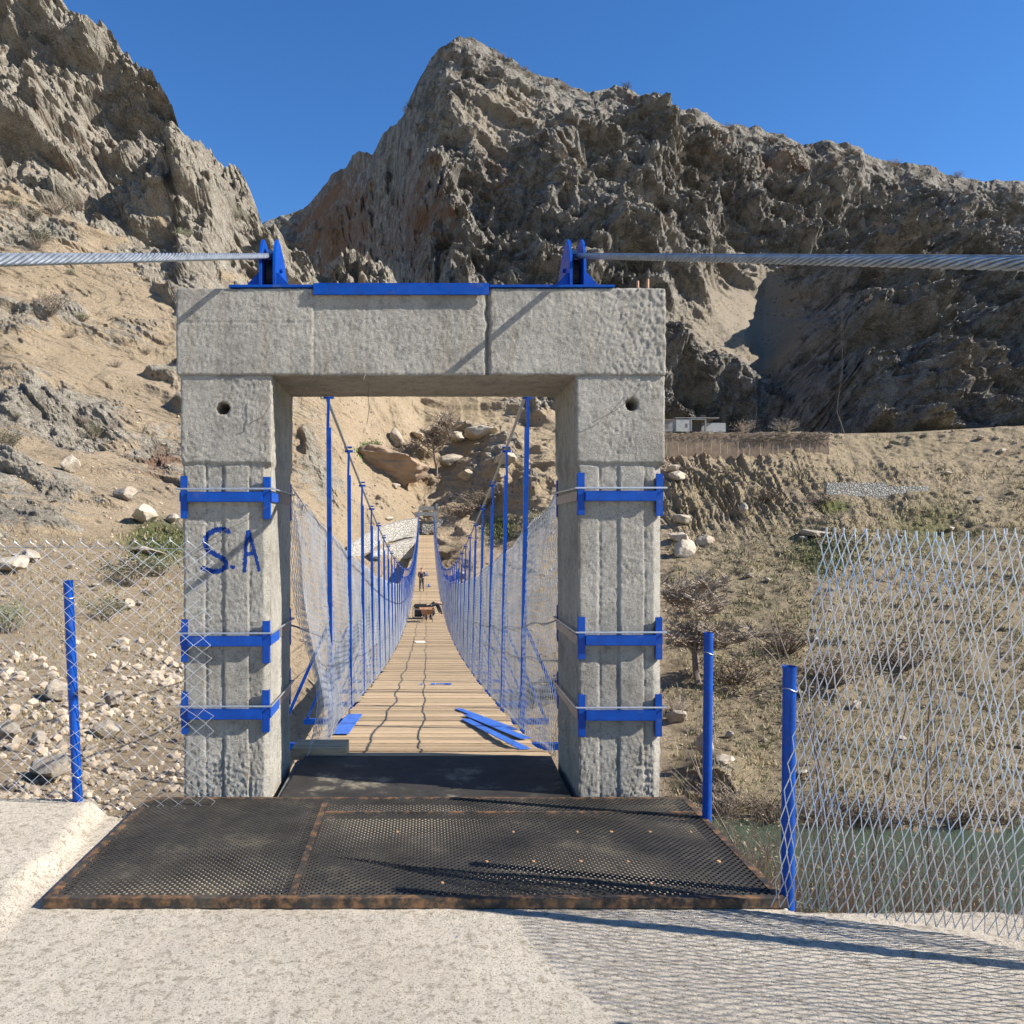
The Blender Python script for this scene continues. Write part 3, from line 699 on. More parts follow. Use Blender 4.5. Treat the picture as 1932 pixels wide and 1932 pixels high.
def tower(near=True):
    if near:
        root = thing('bridge_tower', 'weathered concrete portal in the foreground with blue steel clamps and painted letters', 'bridge tower', (0, PY0, 0))
        M = M_CONC; res = .0085
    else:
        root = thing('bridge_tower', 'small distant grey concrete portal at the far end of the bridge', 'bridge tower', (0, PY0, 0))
        M = M_CONC_DK; res = .05
    org = np.array([0, PY0, 0])
    for s in (-1, 1):
        x0, x1 = (-1.465, -.915) if s < 0 else (.915, 1.45)
        def amp(X, Y, Z, s=s):
            b = .0028 + (.0045 if s > 0 else .003) * sstep(.75, .05, Z) + .0015 * sstep(1.95, 2.05, Z)
            return b * (.6 + .8 * sstep(-.3, .5, fbm(X, Y, Z, .5, 2, 40)))
        V, Fc, at = rough_block(x0, x1, PY0, PY1, -.9, 2.535, res, amp, .012, post_feat(s, near), seed=10 + s, faces='xXyY')
        me = np_mesh('post', V - org, Fc, at, True); o = link('post', me, M, root)
        if near: meta(o, 'left concrete leg with blue painted letters' if s < 0 else 'right concrete leg with coarse exposed gravel at its foot')
    V, Fc, at = rough_block(-1.488, 1.452, PY0 - .012, PY1 + .01, 2.53, 3.052, res, lambda X, Y, Z: .0030 + .0035 * sstep(.9, 1.4, X), .012, lintel_feat, seed=50)
    link('lintel', np_mesh('lintel', V - org, Fc, at, True), M, root)
    def L(mb, name, m, parent=root, **k):
        mb.v = [(a, b - (PY0 if parent is root else 0), c) for a, b, c in mb.v]; return mb.build(name, m, parent, **k)
    # capping channel and bearing plates
    if near:
        xa, xb = P(592, 0, 5.1).x, P(922, 0, 5.1).x
        L(MB().box(xa, xb, PY0 - .03, PY1, 3.052, 3.078).box(xa, xb, PY0 - .034, PY0 - .022, 3.006, 3.074), 'cap_channel', M_BLUE, bevel=.002)
    for s in (-1, 1):
        c = -.97 if s < 0 else .952
        base = MB()
        if s < 0: base.box(-1.17, P(592, 0, 5.1).x - .003, PY0 - .02, PY1 - .1, 3.055, 3.071)
        else: base.box(P(922, 0, 5.1).x + .003, 1.145, PY0 - .02, PY1 - .1, 3.055, 3.071)
        L(base, 'bearing_plate', M_BLUE if near else M_CONC_DK, bevel=.002)
        sd_ = MB(); poly = [(5.24, 3.071), (5.84, 3.071), (5.84, 3.15), (5.56, 3.37), (5.42, 3.425), (5.34, 3.43), (5.30, 3.40), (5.24, 3.30)]
        for k in (-1, 1):
            xc = c + k * .043
            sd_.prism(poly, 'x', xc - .009, xc + .009)
            # stiffeners
            xo = xc + k * .009
            for yy in (5.27, 5.66):
                sd_.prism([(xo, 3.071), (xo + k * .13, 3.071), (xo + k * .115, 3.085), (xo + k * .01, 3.20), (xo, 3.20)], 'y', yy, yy + .012)
        sd_.tube([(c - .07, 5.4, 3.25), (c + .07, 5.4, 3.25)], .014, 10)
        sad = L(sd_, 'saddle', M_BLUE if near else M_CONC_DK, bevel=.0015)
        wh = MB().tube([(c - .025, 5.45, 3.22), (c + .025, 5.45, 3.22)], .115, 28)
        wh.v = [(a, b - PY0, z) for a, b, z in wh.v]; wh.build('sheave', M_DARK, sad)
    if near:
        for (x, y0, y1) in ((1203, 512, 547), (1222, 508, 547), (1231, 532, 547)):
            a = P(x, y1, 5.3); b = P(x, y0, 5.3)
            L(MB().tube([(a.x, 5.3, 3.03), (b.x + .003, 5.31, 3.05 + (y1 - y0) * .0031)], .009, 8), 'rebar_stub', simple('rusty_rebar', (.42, .25, .14), .8))
    # clamps round the legs
    for s in (-1, 1):
        x0, x1 = (-1.457, -.930) if s < 0 else (.928, 1.430)
        for zc in ((1.80, .935, .497) if s < 0 else (1.805, .94, .49)):
            sh = .018 * (1 - zc / 2.5); xa, xb = x0 + sh * .5, x1 - sh * .6
            yf = PY0 - .002; yb = PY1 + .004
            cl = thing('clamp', None, None); cl.parent = root; del_keys(cl)
            cl.location = (0, 0, zc)
            def Q(mb, name, m, **k):
                mb.v = [(a, b - PY0, c - zc) for a, b, c in mb.v]; return mb.build(name, m, cl, **k)
            blue = M_BLUE if near else M_CONC_DK
            for (cx_, sx_) in ((xa, -1), (xb, 1)):
                for (cy_, sy_) in ((yf, -1), (yb, 1)):
                    j = .012 * math.sin(cx_ * 9 + zc * 7); g = MB()
                    g.box(min(cx_ - sx_ * .034, cx_ + sx_ * .008), max(cx_ - sx_ * .034, cx_ + sx_ * .008), min(cy_, cy_ + sy_ * .008), max(cy_, cy_ + sy_ * .008), zc - .125 + j, zc + .13 + j)
                    g.box(min(cx_, cx_ + sx_ * .008), max(cx_, cx_ + sx_ * .008), min(cy_ - sy_ * .034, cy_ - sy_ * .0005), max(cy_ - sy_ * .034, cy_ - sy_ * .0005), zc - .125 + j, zc + .13 + j)
                    Q(g, 'corner_angle', blue, bevel=.002)
            Q(MB().box(xa + .034, xb - .034, yf - .026, yf + .002, zc - .032, zc + .030), 'front_bar', blue, bevel=.003)
            Q(MB().box(xa + .034, xb - .034, yb - .002, yb + .026, zc - .032, zc + .030), 'back_bar', blue, bevel=.003)
            for (cx_, sx_) in ((xa, -1), (xb, 1)):
                m1 = blue if s < 0 or not near else M_STEEL
                Q(MB().box(min(cx_ + sx_ * .009, cx_ + sx_ * .017), max(cx_ + sx_ * .009, cx_ + sx_ * .017), yf + .002, yf + .30, zc - .03, zc + .028), 'side_bar', m1, bevel=.002)
                Q(MB().box(min(cx_ + sx_ * .001, cx_ + sx_ * .008), max(cx_ + sx_ * .001, cx_ + sx_ * .008), yf + .301, yb - .034, zc - .03, zc + .028), 'side_strap', M_STEEL if near else M_CONC_DK, bevel=.002)
            zr = zc + .046; q = .026
            loop = [(xa - q, yf - q, zr), (xb + q, yf - q, zr + .002), (xb + q, yb + q, zr), (xa - q, yb + q, zr + .004), (xa - q, yf - q, zr)]
            Q(MB().tube(loop, .006, 6), 'wire_rope', M_GALVD, smooth=True)
    return root
def del_keys(o):
    for k in ('label', 'category', 'group'):
        if k in o: del o[k]
tn = tower(True)
tf = tower(False)
FAR_Y = 108.0
tf.location = (.30, FAR_Y, .86)
tf.scale = (1, 1, 1)

# ================================================================== the suspension bridge
DY0, DY1 = 6.05, 105.0
def deck_z(y): u = y - 6.2; return -.04 - .1222 * u + .001345 * u * u - .06 * min(1, max(0, u))
def cable_z(y): u = y - 5.45; return 3.37 - .1634 * u + .001695 * u * u
def axis_x(y): return .28 * (y / 105.0)
br = thing('suspension_bridge', 'long narrow suspension footbridge with timber deck, blue hangers and wire mesh sides crossing the gorge', 'bridge', (0, DY0, 0))
def BL(mb, name, m, **k):
    mb.v = [(a, b - DY0, c) for a, b, c in mb.v]; return mb.build(name, m, br, **k)
HW = .90
mb = MB(); y = DY0
while y < DY1:
    w = random.choice((.19, .2, .22, .24)); ym = y + w / 2
    z = deck_z(ym); sl = deck_z(ym + .1) - deck_z(ym - .1)
    h = random.uniform(-.006, .006); e = random.uniform(-.03, .03)
    ax = axis_x(ym); g = random.uniform(.004, .012)
    zz = lambda yy: z + (yy - ym) * sl / .2 + h
    x0, x1 = ax - HW + e, ax + HW + e * .5
    y0, y1 = y + g, y + w
    ya, yb_ = y0 + random.uniform(-.004, .004), y0 + random.uniform(-.004, .004)
    mb.add([(x0, ya, zz(y0) - .04), (x1, yb_, zz(y0) - .04), (x1, y1, zz(y1) - .04), (x0, y1, zz(y1) - .04), (x0, ya, zz(y0)), (x1, yb_, zz(y0)), (x1, y1, zz(y1)), (x0, y1, zz(y1))],
           [(0, 3, 2, 1), (4, 5, 6, 7), (0, 1, 5, 4), (1, 2, 6, 5), (2, 3, 7, 6), (3, 0, 4, 7)], random.random())
    y += w
BL(mb, 'deck', M_WOOD)
for s in (-.75, .75):
    BL(MB().tube([(axis_x(y) + s, y, deck_z(y) - .10) for y in np.linspace(DY0, DY1, 70)], .022, 6), 'deck_cable', M_ROPE, smooth=True)
for s in (-1, 1):
    c0 = -.97 if s < 0 else .952
    ys_ = np.linspace(5.36, FAR_Y + .3, 150)
    pts = [((c0 + (.98 * s + axis_x(y) - c0) * min(1, (y - 5.36) / 4) if y > 5.36 else c0), y, cable_z(y) if y > 5.45 else 3.36) for y in ys_]
    BL(MB().tube(pts, .017, 8), 'main_cable', M_ROPE, smooth=True)
    # backstay, laid from seven helical strands
    p0 = Vector((c0, 5.45, 3.362)); pm = P(1587, 491, 2.6) if s > 0 else P(0, 490, 2.2); p1 = p0 + (pm - p0) * (3.36 / (3.362 - pm.z))
    n = 620; t = np.linspace(0, 1, n); A = np.outer(1 - t, p0) + np.outer(t, p1)
    Lc = np.linalg.norm(p1 - p0) * t
    d = np.array((p1 - p0).normalized()); sx = np.cross(d, (0, 0, 1)); sx /= np.linalg.norm(sx); sy = np.cross(sx, d)
    Ls = []
    for k in range(7):
        ph = 2 * math.pi * (k / 7 + Lc / .30)
        Ls.append(A + (np.cos(ph)[:, None] * sx + np.sin(ph)[:, None] * sy) * .0128)
    me = wires_mesh('backstay_cable', np.array(Ls) - np.array([0, DY0, 0]), .0056, 6)
    link('backstay_cable', me, M_ROPE, br)
NH = 45; H0 = 8.25; HS = 2.16
for i in range(NH):
    y = H0 + i * HS
    zd = deck_z(y); zc = cable_z(y); ax = axis_x(y)
    BL(MB().box(ax - 1.5, ax + 1.5, y - .03, y + .03, zd - .19, zd - .125), 'crossbeam', M_BLUE)
    for s in (-1, 1):
        xb_, xt = ax + s * .93, ax + s * (.985 if s > 0 else .95)
        h = MB(); zt = max(zd + .9, zc - .33); k = (zt - zd) / max(.5, (zc - zd))
        xm = xb_ + (xt - xb_) * k
        h.bar((xb_, y, zd - .12), (xm, y, zt), .044, .044, (0, 1, 0))
        if zc - .02 > zt + .02:
            h.bar((xm + .012 * s, y + .012, zt - .06), (xt, y, zc - .02), .026, .026, (0, 1, 0))
        h.bar((xt - .05, y, zc - .035), (xt + .05, y, zc - .035), .012, .03)
        h.tube([(xt - .055, y - .02, zc + .012), (xt + .04, y - .02, zc + .012)], .012, 6)
        BL(h, 'hanger', M_BLUE)
        if i < 38: BL(MB().bar((ax + s * 1.46, y, zd - .12), (xm * .0 + ax + s * .965, y, zd + 1.0), .03, .03, (0, 1, 0)), 'brace', M_BLUE)
# mesh sides
def side_net(s, ya, yb, w, h, r, name='mesh_side'):
    w = w / 2; nw = int((yb - ya) / w); NR = int(1.96 / (h / 2)); v = np.arange(NR + 1)
    u = ya + np.arange(nw)[:, None] * w + ((v[None, :] + np.arange(nw)[:, None]) % 2) * (w * 1.03)
    z0 = np.vectorize(deck_z)(u); hh = v[None, :] * (h / 2)
    near = np.exp(-(u - 6) / 5.0)
    hh = hh + .03 * noise3(u / .9, hh / .6, 0 * u + s) * (hh > .1) + .04 * noise3(u / 3.0, 0 * u, 0 * u + 4) * hh
    X = s * (.915 + .03 * hh) + .28 * u / 105 + .05 * noise3(u / 1.3, hh / .7, 0 * u + s * 5) * near * .7 + .012 * noise3(u / .5, hh / .4, 0 * u)
    if s < 0: X = X + .16 * near * np.exp(-((hh - .35) / .5) ** 2) * (u < 8)
    L = np.stack([X, u - DY0 + .01 * noise3(u * 3, hh * 4, 0 * u), z0 + .02 + hh], -1)
    me = wires_mesh(name, L, r, 3); return me
for s in (-1, 1):
    a = side_net(s, 5.95, 40, .092, .11, .0023); b = side_net(s, 40, 105, .19, .19, .0028)
    bm = bmesh.new(); bm.from_mesh(a); bm.from_mesh(b); bm.to_mesh(a); bm.free(); bpy.data.meshes.remove(b)
    link('mesh_side', a, M_NET, br)
    for hgt, rr in ((1.95, .006), (1.0, .007), (.70, .006)):
        if s < 0 and hgt == .70: continue
        pts = []
        for y in np.linspace(5.95, 105, 260):
            wob = float(noise3(y / 1.7, hgt * 7, s)) * (.06 if hgt < 1.9 else .03)
            sag = -.28 * math.exp(-((y - 12.5) / 4.5) ** 2) if (s < 0 and hgt == 1.0) else 0
            pts.append((axis_x(y) + s * (.935 + .03 * hgt), y, deck_z(y) + hgt + wob + sag))
        BL(MB().tube(pts, rr, 5), 'handline', M_CABLE_DK if hgt < 1.9 else M_GALVD, smooth=True)
BL(MB().add(*(lambda: (lambda pts: ([p for p in pts], []))([]))()), 'x', M_BLUE) if False else None

# ================================================================== steel threshold platform and ramp plate
GX0, GX1, GY0, GY1 = -1.655, 1.575, 3.68, 5.085
gp = thing('threshold_grating', 'black rusty expanded metal platform lying on the concrete in front of the portal', 'metal platform', (0, GY0, 0))
def GL(mb, name, m, **k):
    mb.v = [(a, b - GY0, c) for a, b, c in mb.v]; return mb.build(name, m, gp, **k)
fr = MB()
for (xa, xb, ya, yb_) in ((GX0, GX1, GY0, GY0 + .04), (GX0, GX1, GY1 - .035, GY1), (GX0, GX0 + .04, GY0 + .041, GY1 - .036), (GX1 - .04, GX1, GY0 + .041, GY1 - .036), (-.60, -.565, GY0 + .041, GY1 - .036)):
    fr.box(xa, xb, ya, yb_, -.043, 0, 1.0)
fr.box(-.564, GX1 - .041, 4.80, 4.83, -.04, .001, 1.0)
GL(fr, 'frame', M_GRATE, bevel=.002)
def expanded(x0, x1, y0, y1, p, q, z, name):
    lines = []
    L_ = (x1 - x0); H_ = (y1 - y0)
    for sgn in (1, -1):
        k = int((L_ / p) + (H_ / q)) + 2
        for i in range(-k, k):
            # line x = xs + sgn * (y - y0) * p / q
            xs_ = x0 + i * p if sgn > 0 else x0 + i * p
            ya = y0; xa = xs_; yb_ = y1; xb = xs_ + sgn * H_ * p / q
            # clip to x range
            t0, t1 = 0.0, 1.0; dx = xb - xa
            for lo, hi in ((x0, x1),):
                ta, tb = (lo - xa) / dx, (hi - xa) / dx
                t0 = max(t0, min(ta, tb)); t1 = min(t1, max(ta, tb))
            if t1 - t0 > .004: lines.append(((xa + dx * t0, ya + H_ * t0), (xa + dx * t1, ya + H_ * t1), sgn))
    m = MB()
    for a, b, sg in lines: m.bar((a[0], a[1], z + sg * .0012), (b[0], b[1], z + sg * .0012), .0095, .003)
    return GL(m, name, M_GRATE)
expanded(GX0 + .04, -.60, GY0 + .04, GY1 - .035, .034, .037, -.004, 'grating_panel')
expanded(-.565, GX1 - .04, GY0 + .04, 4.80, .034, .037, -.004, 'grating_panel')
expanded(-.565, GX1 - .04, 4.83, GY1 - .035, .034, .037, -.004, 'grating_panel')
MB().box(GX0 + .05, GX1 - .05, GY0 + .05, GY1 - .05, -.036, -.033).build('x', M_DUST).name = 'x'
o = bpy.data.objects['x']; o.name = 'backing_sheet'; o.data.name = 'backing_sheet'; o.parent = gp; o.location = (0, -GY0, 0)
wl = MB()
for u, v in ((1096, 1711), (1250, 1713), (1330, 1715), (1150, 1745)): pass
for row, xs_ in ((4.50, np.arange(-.3, 1.5, .19)), (4.1, np.arange(-.5, 1.4, .21)), (3.85, np.arange(-.2, 1.5, .3))):
    for x in xs_:
        if random.random() < .75:
            x += random.uniform(-.04, .04); r = random.uniform(.007, .012); wl.tube([(x, row, -.003), (x, row, .0018)], [r, r * .7], 8, 1.0)
GL(wl, 'weld_spots', simple('rust_spot', (.42, .22, .10), .9, 0, .3, 30))
rp = MB(); rp.prism([(-.862, GY1 + .004), (.885, GY1 + .004), (.90, 6.02), (-.845, 6.02)], 'z', -.012, -.002)
o = rp.build('ramp_plate', M_PLATE, bevel=.001); meta(o, 'flat dark dusty steel plate between the portal legs, from grating to timber deck', 'steel plate')
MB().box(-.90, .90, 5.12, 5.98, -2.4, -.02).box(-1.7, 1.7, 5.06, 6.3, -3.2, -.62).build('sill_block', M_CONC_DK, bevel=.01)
o = bpy.data.objects['sill_block']; meta(o, 'low concrete sill under the dark ramp plate between the portal legs', 'concrete sill')

# ================================================================== loose things on the deck
def on_deck(x_off, y, dz=0.0): return Vector((axis_x(y) + x_off, y, deck_z(y) + .007 + dz))
def flat_plate(u0, v0, u1, v1, w, label, lift=0.0, m=None):
    # two points on the deck seen at (u,v); march the view ray to the deck
    def hit(u, v):
        y = 6.2
        for _ in range(400):
            if EYE + (HY - v) / F * y <= deck_z(y): break
            y += .02
        return Vector(((u - VX) / F * y, y, deck_z(y) + .012 + lift))
    a, b = hit(u0, v0), hit(u1, v1); b.z = max(b.z, deck_z(b.y) + .012 + lift)
    c = (a + b) / 2; mbp = MB().bar(a - c, b - c, w, .006)
    o = mbp.build('steel_flat', m or M_BLUE_L, bevel=.001); o.location = c
    meta(o, label, 'steel flat', 'blue steel flats lying on the deck'); return o
flat_plate(864, 1339, 968, 1378, .085, 'farthest blue steel flat of the fanned pile on the right of the deck')
flat_plate(882, 1352, 992, 1398, .10, 'middle blue steel flat of the fanned pile on the right of the deck', .009)
flat_plate(878, 1359, 990, 1416, .09, 'blue steel flat nearest the ramp plate in the fanned pile on the deck', .001)
flat_plate(670, 1350, 640, 1388, .17, 'short wide blue steel plate lying alone at the left edge of the near deck', .004)
flat_plate(839, 1103, 852, 1108, .12, 'small blue steel flat on the far deck to the right of the standing worker', .004)
flat_plate(823, 1117, 852, 1124, .07, 'thin bluish steel flat on the far deck between the two workers', .004)
flat_plate(797, 1020, 793, 1066, .12, 'long narrow blue steel strip along the left side of the far deck', .004)
flat_plate(813, 1018, 821, 1060, .12, 'long narrow blue steel strip along the right side of the far deck', .004)
p = on_deck(0, 6.2)
o = MB().box(-.95, -.56, 6.08, 6.34, -.05, .035, .9).build('timber_block', M_WOOD, bevel=.004); meta(o, 'short pale timber offcut at the left corner where the deck meets the ramp plate', 'timber')
def slope_rot(y): return math.atan((deck_z(y + .1) - deck_z(y - .1)) / .2)
yb0 = 25.0
for k in range(400):
    if EYE + (HY - 1212) / F * yb0 <= deck_z(yb0): break
    yb0 += .05
o = MB().box(-.17, .17, -.45, .45, 0, .012, 1).build('plywood_sheet', simple('pale_plywood', (.72, .66, .52), .8), bevel=.002)
o.location = on_deck(-.2, yb0); o.rotation_euler = (slope_rot(yb0), 0, .1)
meta(o, 'small pale plywood board lying on the middle of the deck nearer than the wheelbarrow', 'board')

# ---- wheelbarrow
yw = 39.5
wb = thing('wheelbarrow', 'rusty steel wheelbarrow standing on the deck in front of the generator', 'wheelbarrow', on_deck(.03, yw))
wb.rotation_euler = (slope_rot(yw), 0, math.radians(180) + .05)
M_RUSTB = simple('rusty_tray', (.36, .20, .11), .7, .2, .4, 8)
def tray():
    m = MB(); t = .004
    for k, (zz, s) in enumerate(((.62, 1.0), (.615, .975))):
        top = [(-.34 * s, -.42 * s, zz), (.34 * s, -.42 * s, zz), (.34 * s, .40 * s, zz), (-.34 * s, .40 * s, zz)]
        bot = [(-.17 * s, -.18 * s, .36 + k * .012), (.17 * s, -.18 * s, .36 + k * .012), (.17 * s, .22 * s, .36 + k * .012), (-.17 * s, .22 * s, .36 + k * .012)]
        m.add(top + bot, [(0, 1, 5, 4), (1, 2, 6, 5), (2, 3, 7, 6), (3, 0, 4, 7), (4, 5, 6, 7)])
    m.tube([(-.34, -.42, .62), (.34, -.42, .62), (.34, .40, .62), (-.34, .40, .62), (-.34, -.42, .62)], .012, 6)
    return m
tray().build('tray', M_RUSTB, wb)
for s in (-1, 1):
    MB().tube([(s * .07, -.62, .20), (s * .16, -.2, .34), (s * .24, .35, .42), (s * .28, .85, .56)], .014, 8).build('handle', M_STEEL, wb, smooth=True)
    MB().tube([(s * .2, .12, .38), (s * .25, .30, .0), (s * .25, .36, .0), (s * .22, .42, .44)], .012, 8).build('leg', M_STEEL, wb, smooth=True)
tw = [(0, -.62 + .19 * math.cos(a), .20 + .19 * math.sin(a)) for a in np.linspace(0, 2 * math.pi, 25)]
wh = MB().tube(tw, .032, 8).build('wheel', M_DARK, wb, smooth=True)
MB().tube([(-.07, -.62, .2), (.07, -.62, .2)], .02, 8).tube([(0, -.80, .2), (0, -.44, .2)], .012, 6).tube([(0, -.62, .02), (0, -.62, .38)], .012, 6).build('axle', M_STEEL, wh)

# ---- generator with frame
yg = 41.6
ge = thing('generator', 'dark portable generator with a red side standing on the deck behind the wheelbarrow', 'generator', on_deck(-.28, yg))
ge.rotation_euler = (slope_rot(yg), 0, 0)
M_RED = simple('red_paint', (.42, .05, .03), .5)
MB().box(-.30, .06, -.22, .22, .10, .42).build('engine', M_DARK, ge, bevel=.02)
MB().box(.06, .30, -.2, .2, .10, .36).build('alternator', M_RED, ge, bevel=.03)
tk = MB().box(-.34, .34, -.25, .25, .50, .70).build('fuel_tank', M_DARK, ge, bevel=.05); MB().tube([(0, 0, .69), (0, 0, .735)], .04, 10).build('tank_cap', M_STEEL, tk)
fr = MB()
for s in (-1, 1):
    fr.tube([(s * .38, -.27, .05), (s * .38, -.27, .66), (s * .38, .27, .66), (s * .38, .27, .05), (s * .38, -.27, .05)], .014, 6)
for yy in (-.27, .27):
    for zz in (.05, .46): fr.tube([(-.38, yy, zz), (.38, yy, zz)], .014, 6)
fr.build('frame', M_STEEL, ge, smooth=True)
for sx in (-.32, .32):
    for sy in (-.2, .2): MB().tube([(sx, sy, 0), (sx, sy, .05)], .02, 8).build('foot', M_DARK, ge)
# small tools by the standing worker
for k, (dx, yy, lab) in enumerate(((.18, 63.5, 'small blue power tool on the deck just right of the standing worker'), (.05, 72.0, 'small blue tool on the deck beyond the standing worker'))):
    t = thing('power_tool', lab, 'tool', on_deck(dx, yy)); t.rotation_euler = (slope_rot(yy), 0, .5)
    MB().box(-.07, .07, -.05, .05, 0.05, .24).build('body', M_BLUE_L, t, bevel=.03)
    MB().tube([(-.16, 0, .03), (.16, 0, .03)], .03, 10).build('base', M_DARK, t)

# ---- people
def skin_body(name, verts, edges, radii, m, parent, sub=2):
    me = bpy.data.meshes.new(name); me.from_pydata(verts, edges, []); me.update()
    o = bpy.data.objects.new('tmp_' + name, me); COL.objects.link(o)
    md = o.modifiers.new('Skin', 'SKIN'); md.branch_smoothing = .6
    for i, r in enumerate(radii):
        rr = r if isinstance(r, tuple) else (r, r)
        me.skin_vertices[0].data[i].radius = rr
    me.skin_vertices[0].data[0].use_root = True
    sb = o.modifiers.new('Sub', 'SUBSURF'); sb.levels = sub; sb.render_levels = sub
    dg = bpy.context.evaluated_depsgraph_get(); ev = o.evaluated_get(dg)
    nm = bpy.data.meshes.new_from_object(ev); bpy.data.objects.remove(o)
    nm.name = name; nm.polygons.foreach_set('use_smooth', [True] * len(nm.polygons)); nm.materials.clear()
    return link(name, nm, m, parent)
M_SKIN = simple('skin', (.42, .26, .18), .6, 0, .1)
M_HAIR = simple('black_hair', (.015, .012, .01), .7)
M_JACK = simple('dark_jacket', (.045, .035, .05), .85, 0, .3, 6)
M_JACK2 = simple('black_jacket', (.022, .024, .032), .85, 0, .3, 6)
M_TROU = simple('grey_trousers', (.09, .085, .08), .9, 0, .3, 6)
M_SHOE = simple('black_shoes', (.02, .02, .02), .6)
def person(label, loc, rz, J, jacket, trouser):
    """J: dict of joints"""
    root = thing('person', label, 'person', loc, rz)
    order = ['pelvis', 'waist', 'chest', 'neck', 'head', 'crown', 'shL', 'elL', 'wrL', 'shR', 'elR', 'wrR', 'hipL', 'knL', 'anL', 'toL', 'hipR', 'knR', 'anR', 'toR']
    R = [(.13, .10), (.125, .095), (.15, .11), .055, .088, .07, .06, .045, .03, .06, .045, .03, .085, .058, .04, .035, .085, .058, .04, .035]
    E = [(0, 1), (1, 2), (2, 3), (3, 4), (4, 5), (2, 6), (6, 7), (7, 8), (2, 9), (9, 10), (10, 11), (0, 12), (12, 13), (13, 14), (14, 15), (0, 16), (16, 17), (17, 18), (18, 19)]
    verts = [J[k] for k in order]
    skin_body('body', verts, E, R, M_SKIN, root)
    up = lambda r, k: tuple(q + k for q in r) if isinstance(r, tuple) else r + k
    def lerp(a, b, t): return tuple(a[i] + (b[i] - a[i]) * t for i in range(3))
    # jacket
    jv = [J['waist'], lerp(J['waist'], J['pelvis'], .9), J['chest'], lerp(J['chest'], J['neck'], .55), J['shL'], J['elL'], lerp(J['elL'], J['wrL'], .9), J['shR'], J['elR'], lerp(J['elR'], J['wrR'], .9)]
    skin_body('jacket', jv, [(0, 1), (0, 2), (2, 3), (2, 4), (4, 5), (5, 6), (2, 7), (7, 8), (8, 9)], [(.16, .12), (.17, .13), (.17, .13), .08, .075, .055, .045, .075, .055, .045], jacket, root)
    tv = [J['pelvis'], J['hipL'], J['knL'], lerp(J['knL'], J['anL'], .92), J['hipR'], J['knR'], lerp(J['knR'], J['anR'], .92)]
    skin_body('trousers', tv, [(0, 1), (1, 2), (2, 3), (0, 4), (4, 5), (5, 6)], [(.145, .115), .105, .075, .06, .105, .075, .06], trouser, root)
    for k in 'LR':
        a, t = J['an' + k], J['to' + k]
        skin_body('shoe', [(a[0], a[1], a[2] - .03), t], [(0, 1)], [.05, .042], M_SHOE, root)
        w, e = J['wr' + k], J['el' + k]; d = Vector(w) - Vector(e); d.normalize()
        sd_ = d.orthogonal().normalized(); fv = [w, tuple(Vector(w) + d * .07)]; fe = [(0, 1)]; fr_ = [.028, .032]
        for q in range(4):
            b0 = Vector(w) + d * .08 + sd_ * (q - 1.5) * .018; i0 = len(fv)
            fv += [tuple(b0), tuple(b0 + d * (.06 + .01 * (q in (1, 2))))]; fe += [(1, i0), (i0, i0 + 1)]; fr_ += [.009, .008]
        i0 = len(fv); fv += [tuple(Vector(w) + d * .03 + sd_ * .04), tuple(Vector(w) + d * .08 + sd_ * .055)]; fe += [(0, i0), (i0, i0 + 1)]; fr_ += [.011, .009]
        skin_body('hand', fv, fe, fr_, M_SKIN, root, 1)
    h = Vector(J['head']); c = Vector(J['crown']); ud = (c - h).normalized()
    fd = Vector(J['face']).normalized()
    hv = [tuple(h + ud * .03 - fd * .03), tuple(c + ud * .012 - fd * .01)]
    skin_body('hair', hv, [(0, 1)], [.112, .10], M_HAIR, root)
    sdv = fd.cross(ud).normalized()
    f = MB(); f.tube([tuple(h + fd * .085 + ud * .015), tuple(h + fd * .112 - ud * .012)], [.010, .016], 6); f.build('nose', M_SKIN, root, smooth=True)
    for q in (-1, 1):
        MB().tube([tuple(h + fd * .080 + sdv * q * .032 + ud * .03), tuple(h + fd * .093 + sdv * q * .032 + ud * .03)], .010, 8).build('eye', M_HAIR, root)
        MB().tube([tuple(h + sdv * q * .085), tuple(h + sdv * q * .105 - fd * .01)], [.028, .02], 8).build('ear', M_SKIN, root)
    MB().tube([tuple(h + fd * .087 - sdv * .022 - ud * .04), tuple(h + fd * .087 + sdv * .022 - ud * .04)], .006, 6).build('mouth', simple('lips', (.3, .12, .1), .6), root)
    return root
st = dict(pelvis=(0, 0, .92), waist=(0, 0, 1.08), chest=(0, -.01, 1.30), neck=(0, -.01, 1.48), head=(0.0, .01, 1.58), crown=(0, .01, 1.66), face=(.3, 1, -.25),
          shL=(-.17, -.01, 1.40), elL=(-.23, -.05, 1.12), wrL=(-.15, .10, .96), shR=(.17, -.01, 1.40), elR=(.25, -.04, 1.13), wrR=(.15, .16, 1.04),
          hipL=(-.09, 0, .86), knL=(-.11, .02, .48), anL=(-.13, 0, .08), toL=(-.15, .15, .035), hipR=(.09, 0, .86), knR=(.11, .03, .48), anR=(.13, .01, .08), toR=(.16, .16, .035))
person('person in dark jacket and grey trousers standing with their back turned on the deck', on_deck(-.33, 60.5, -.005), .1, st, M_JACK, M_TROU)
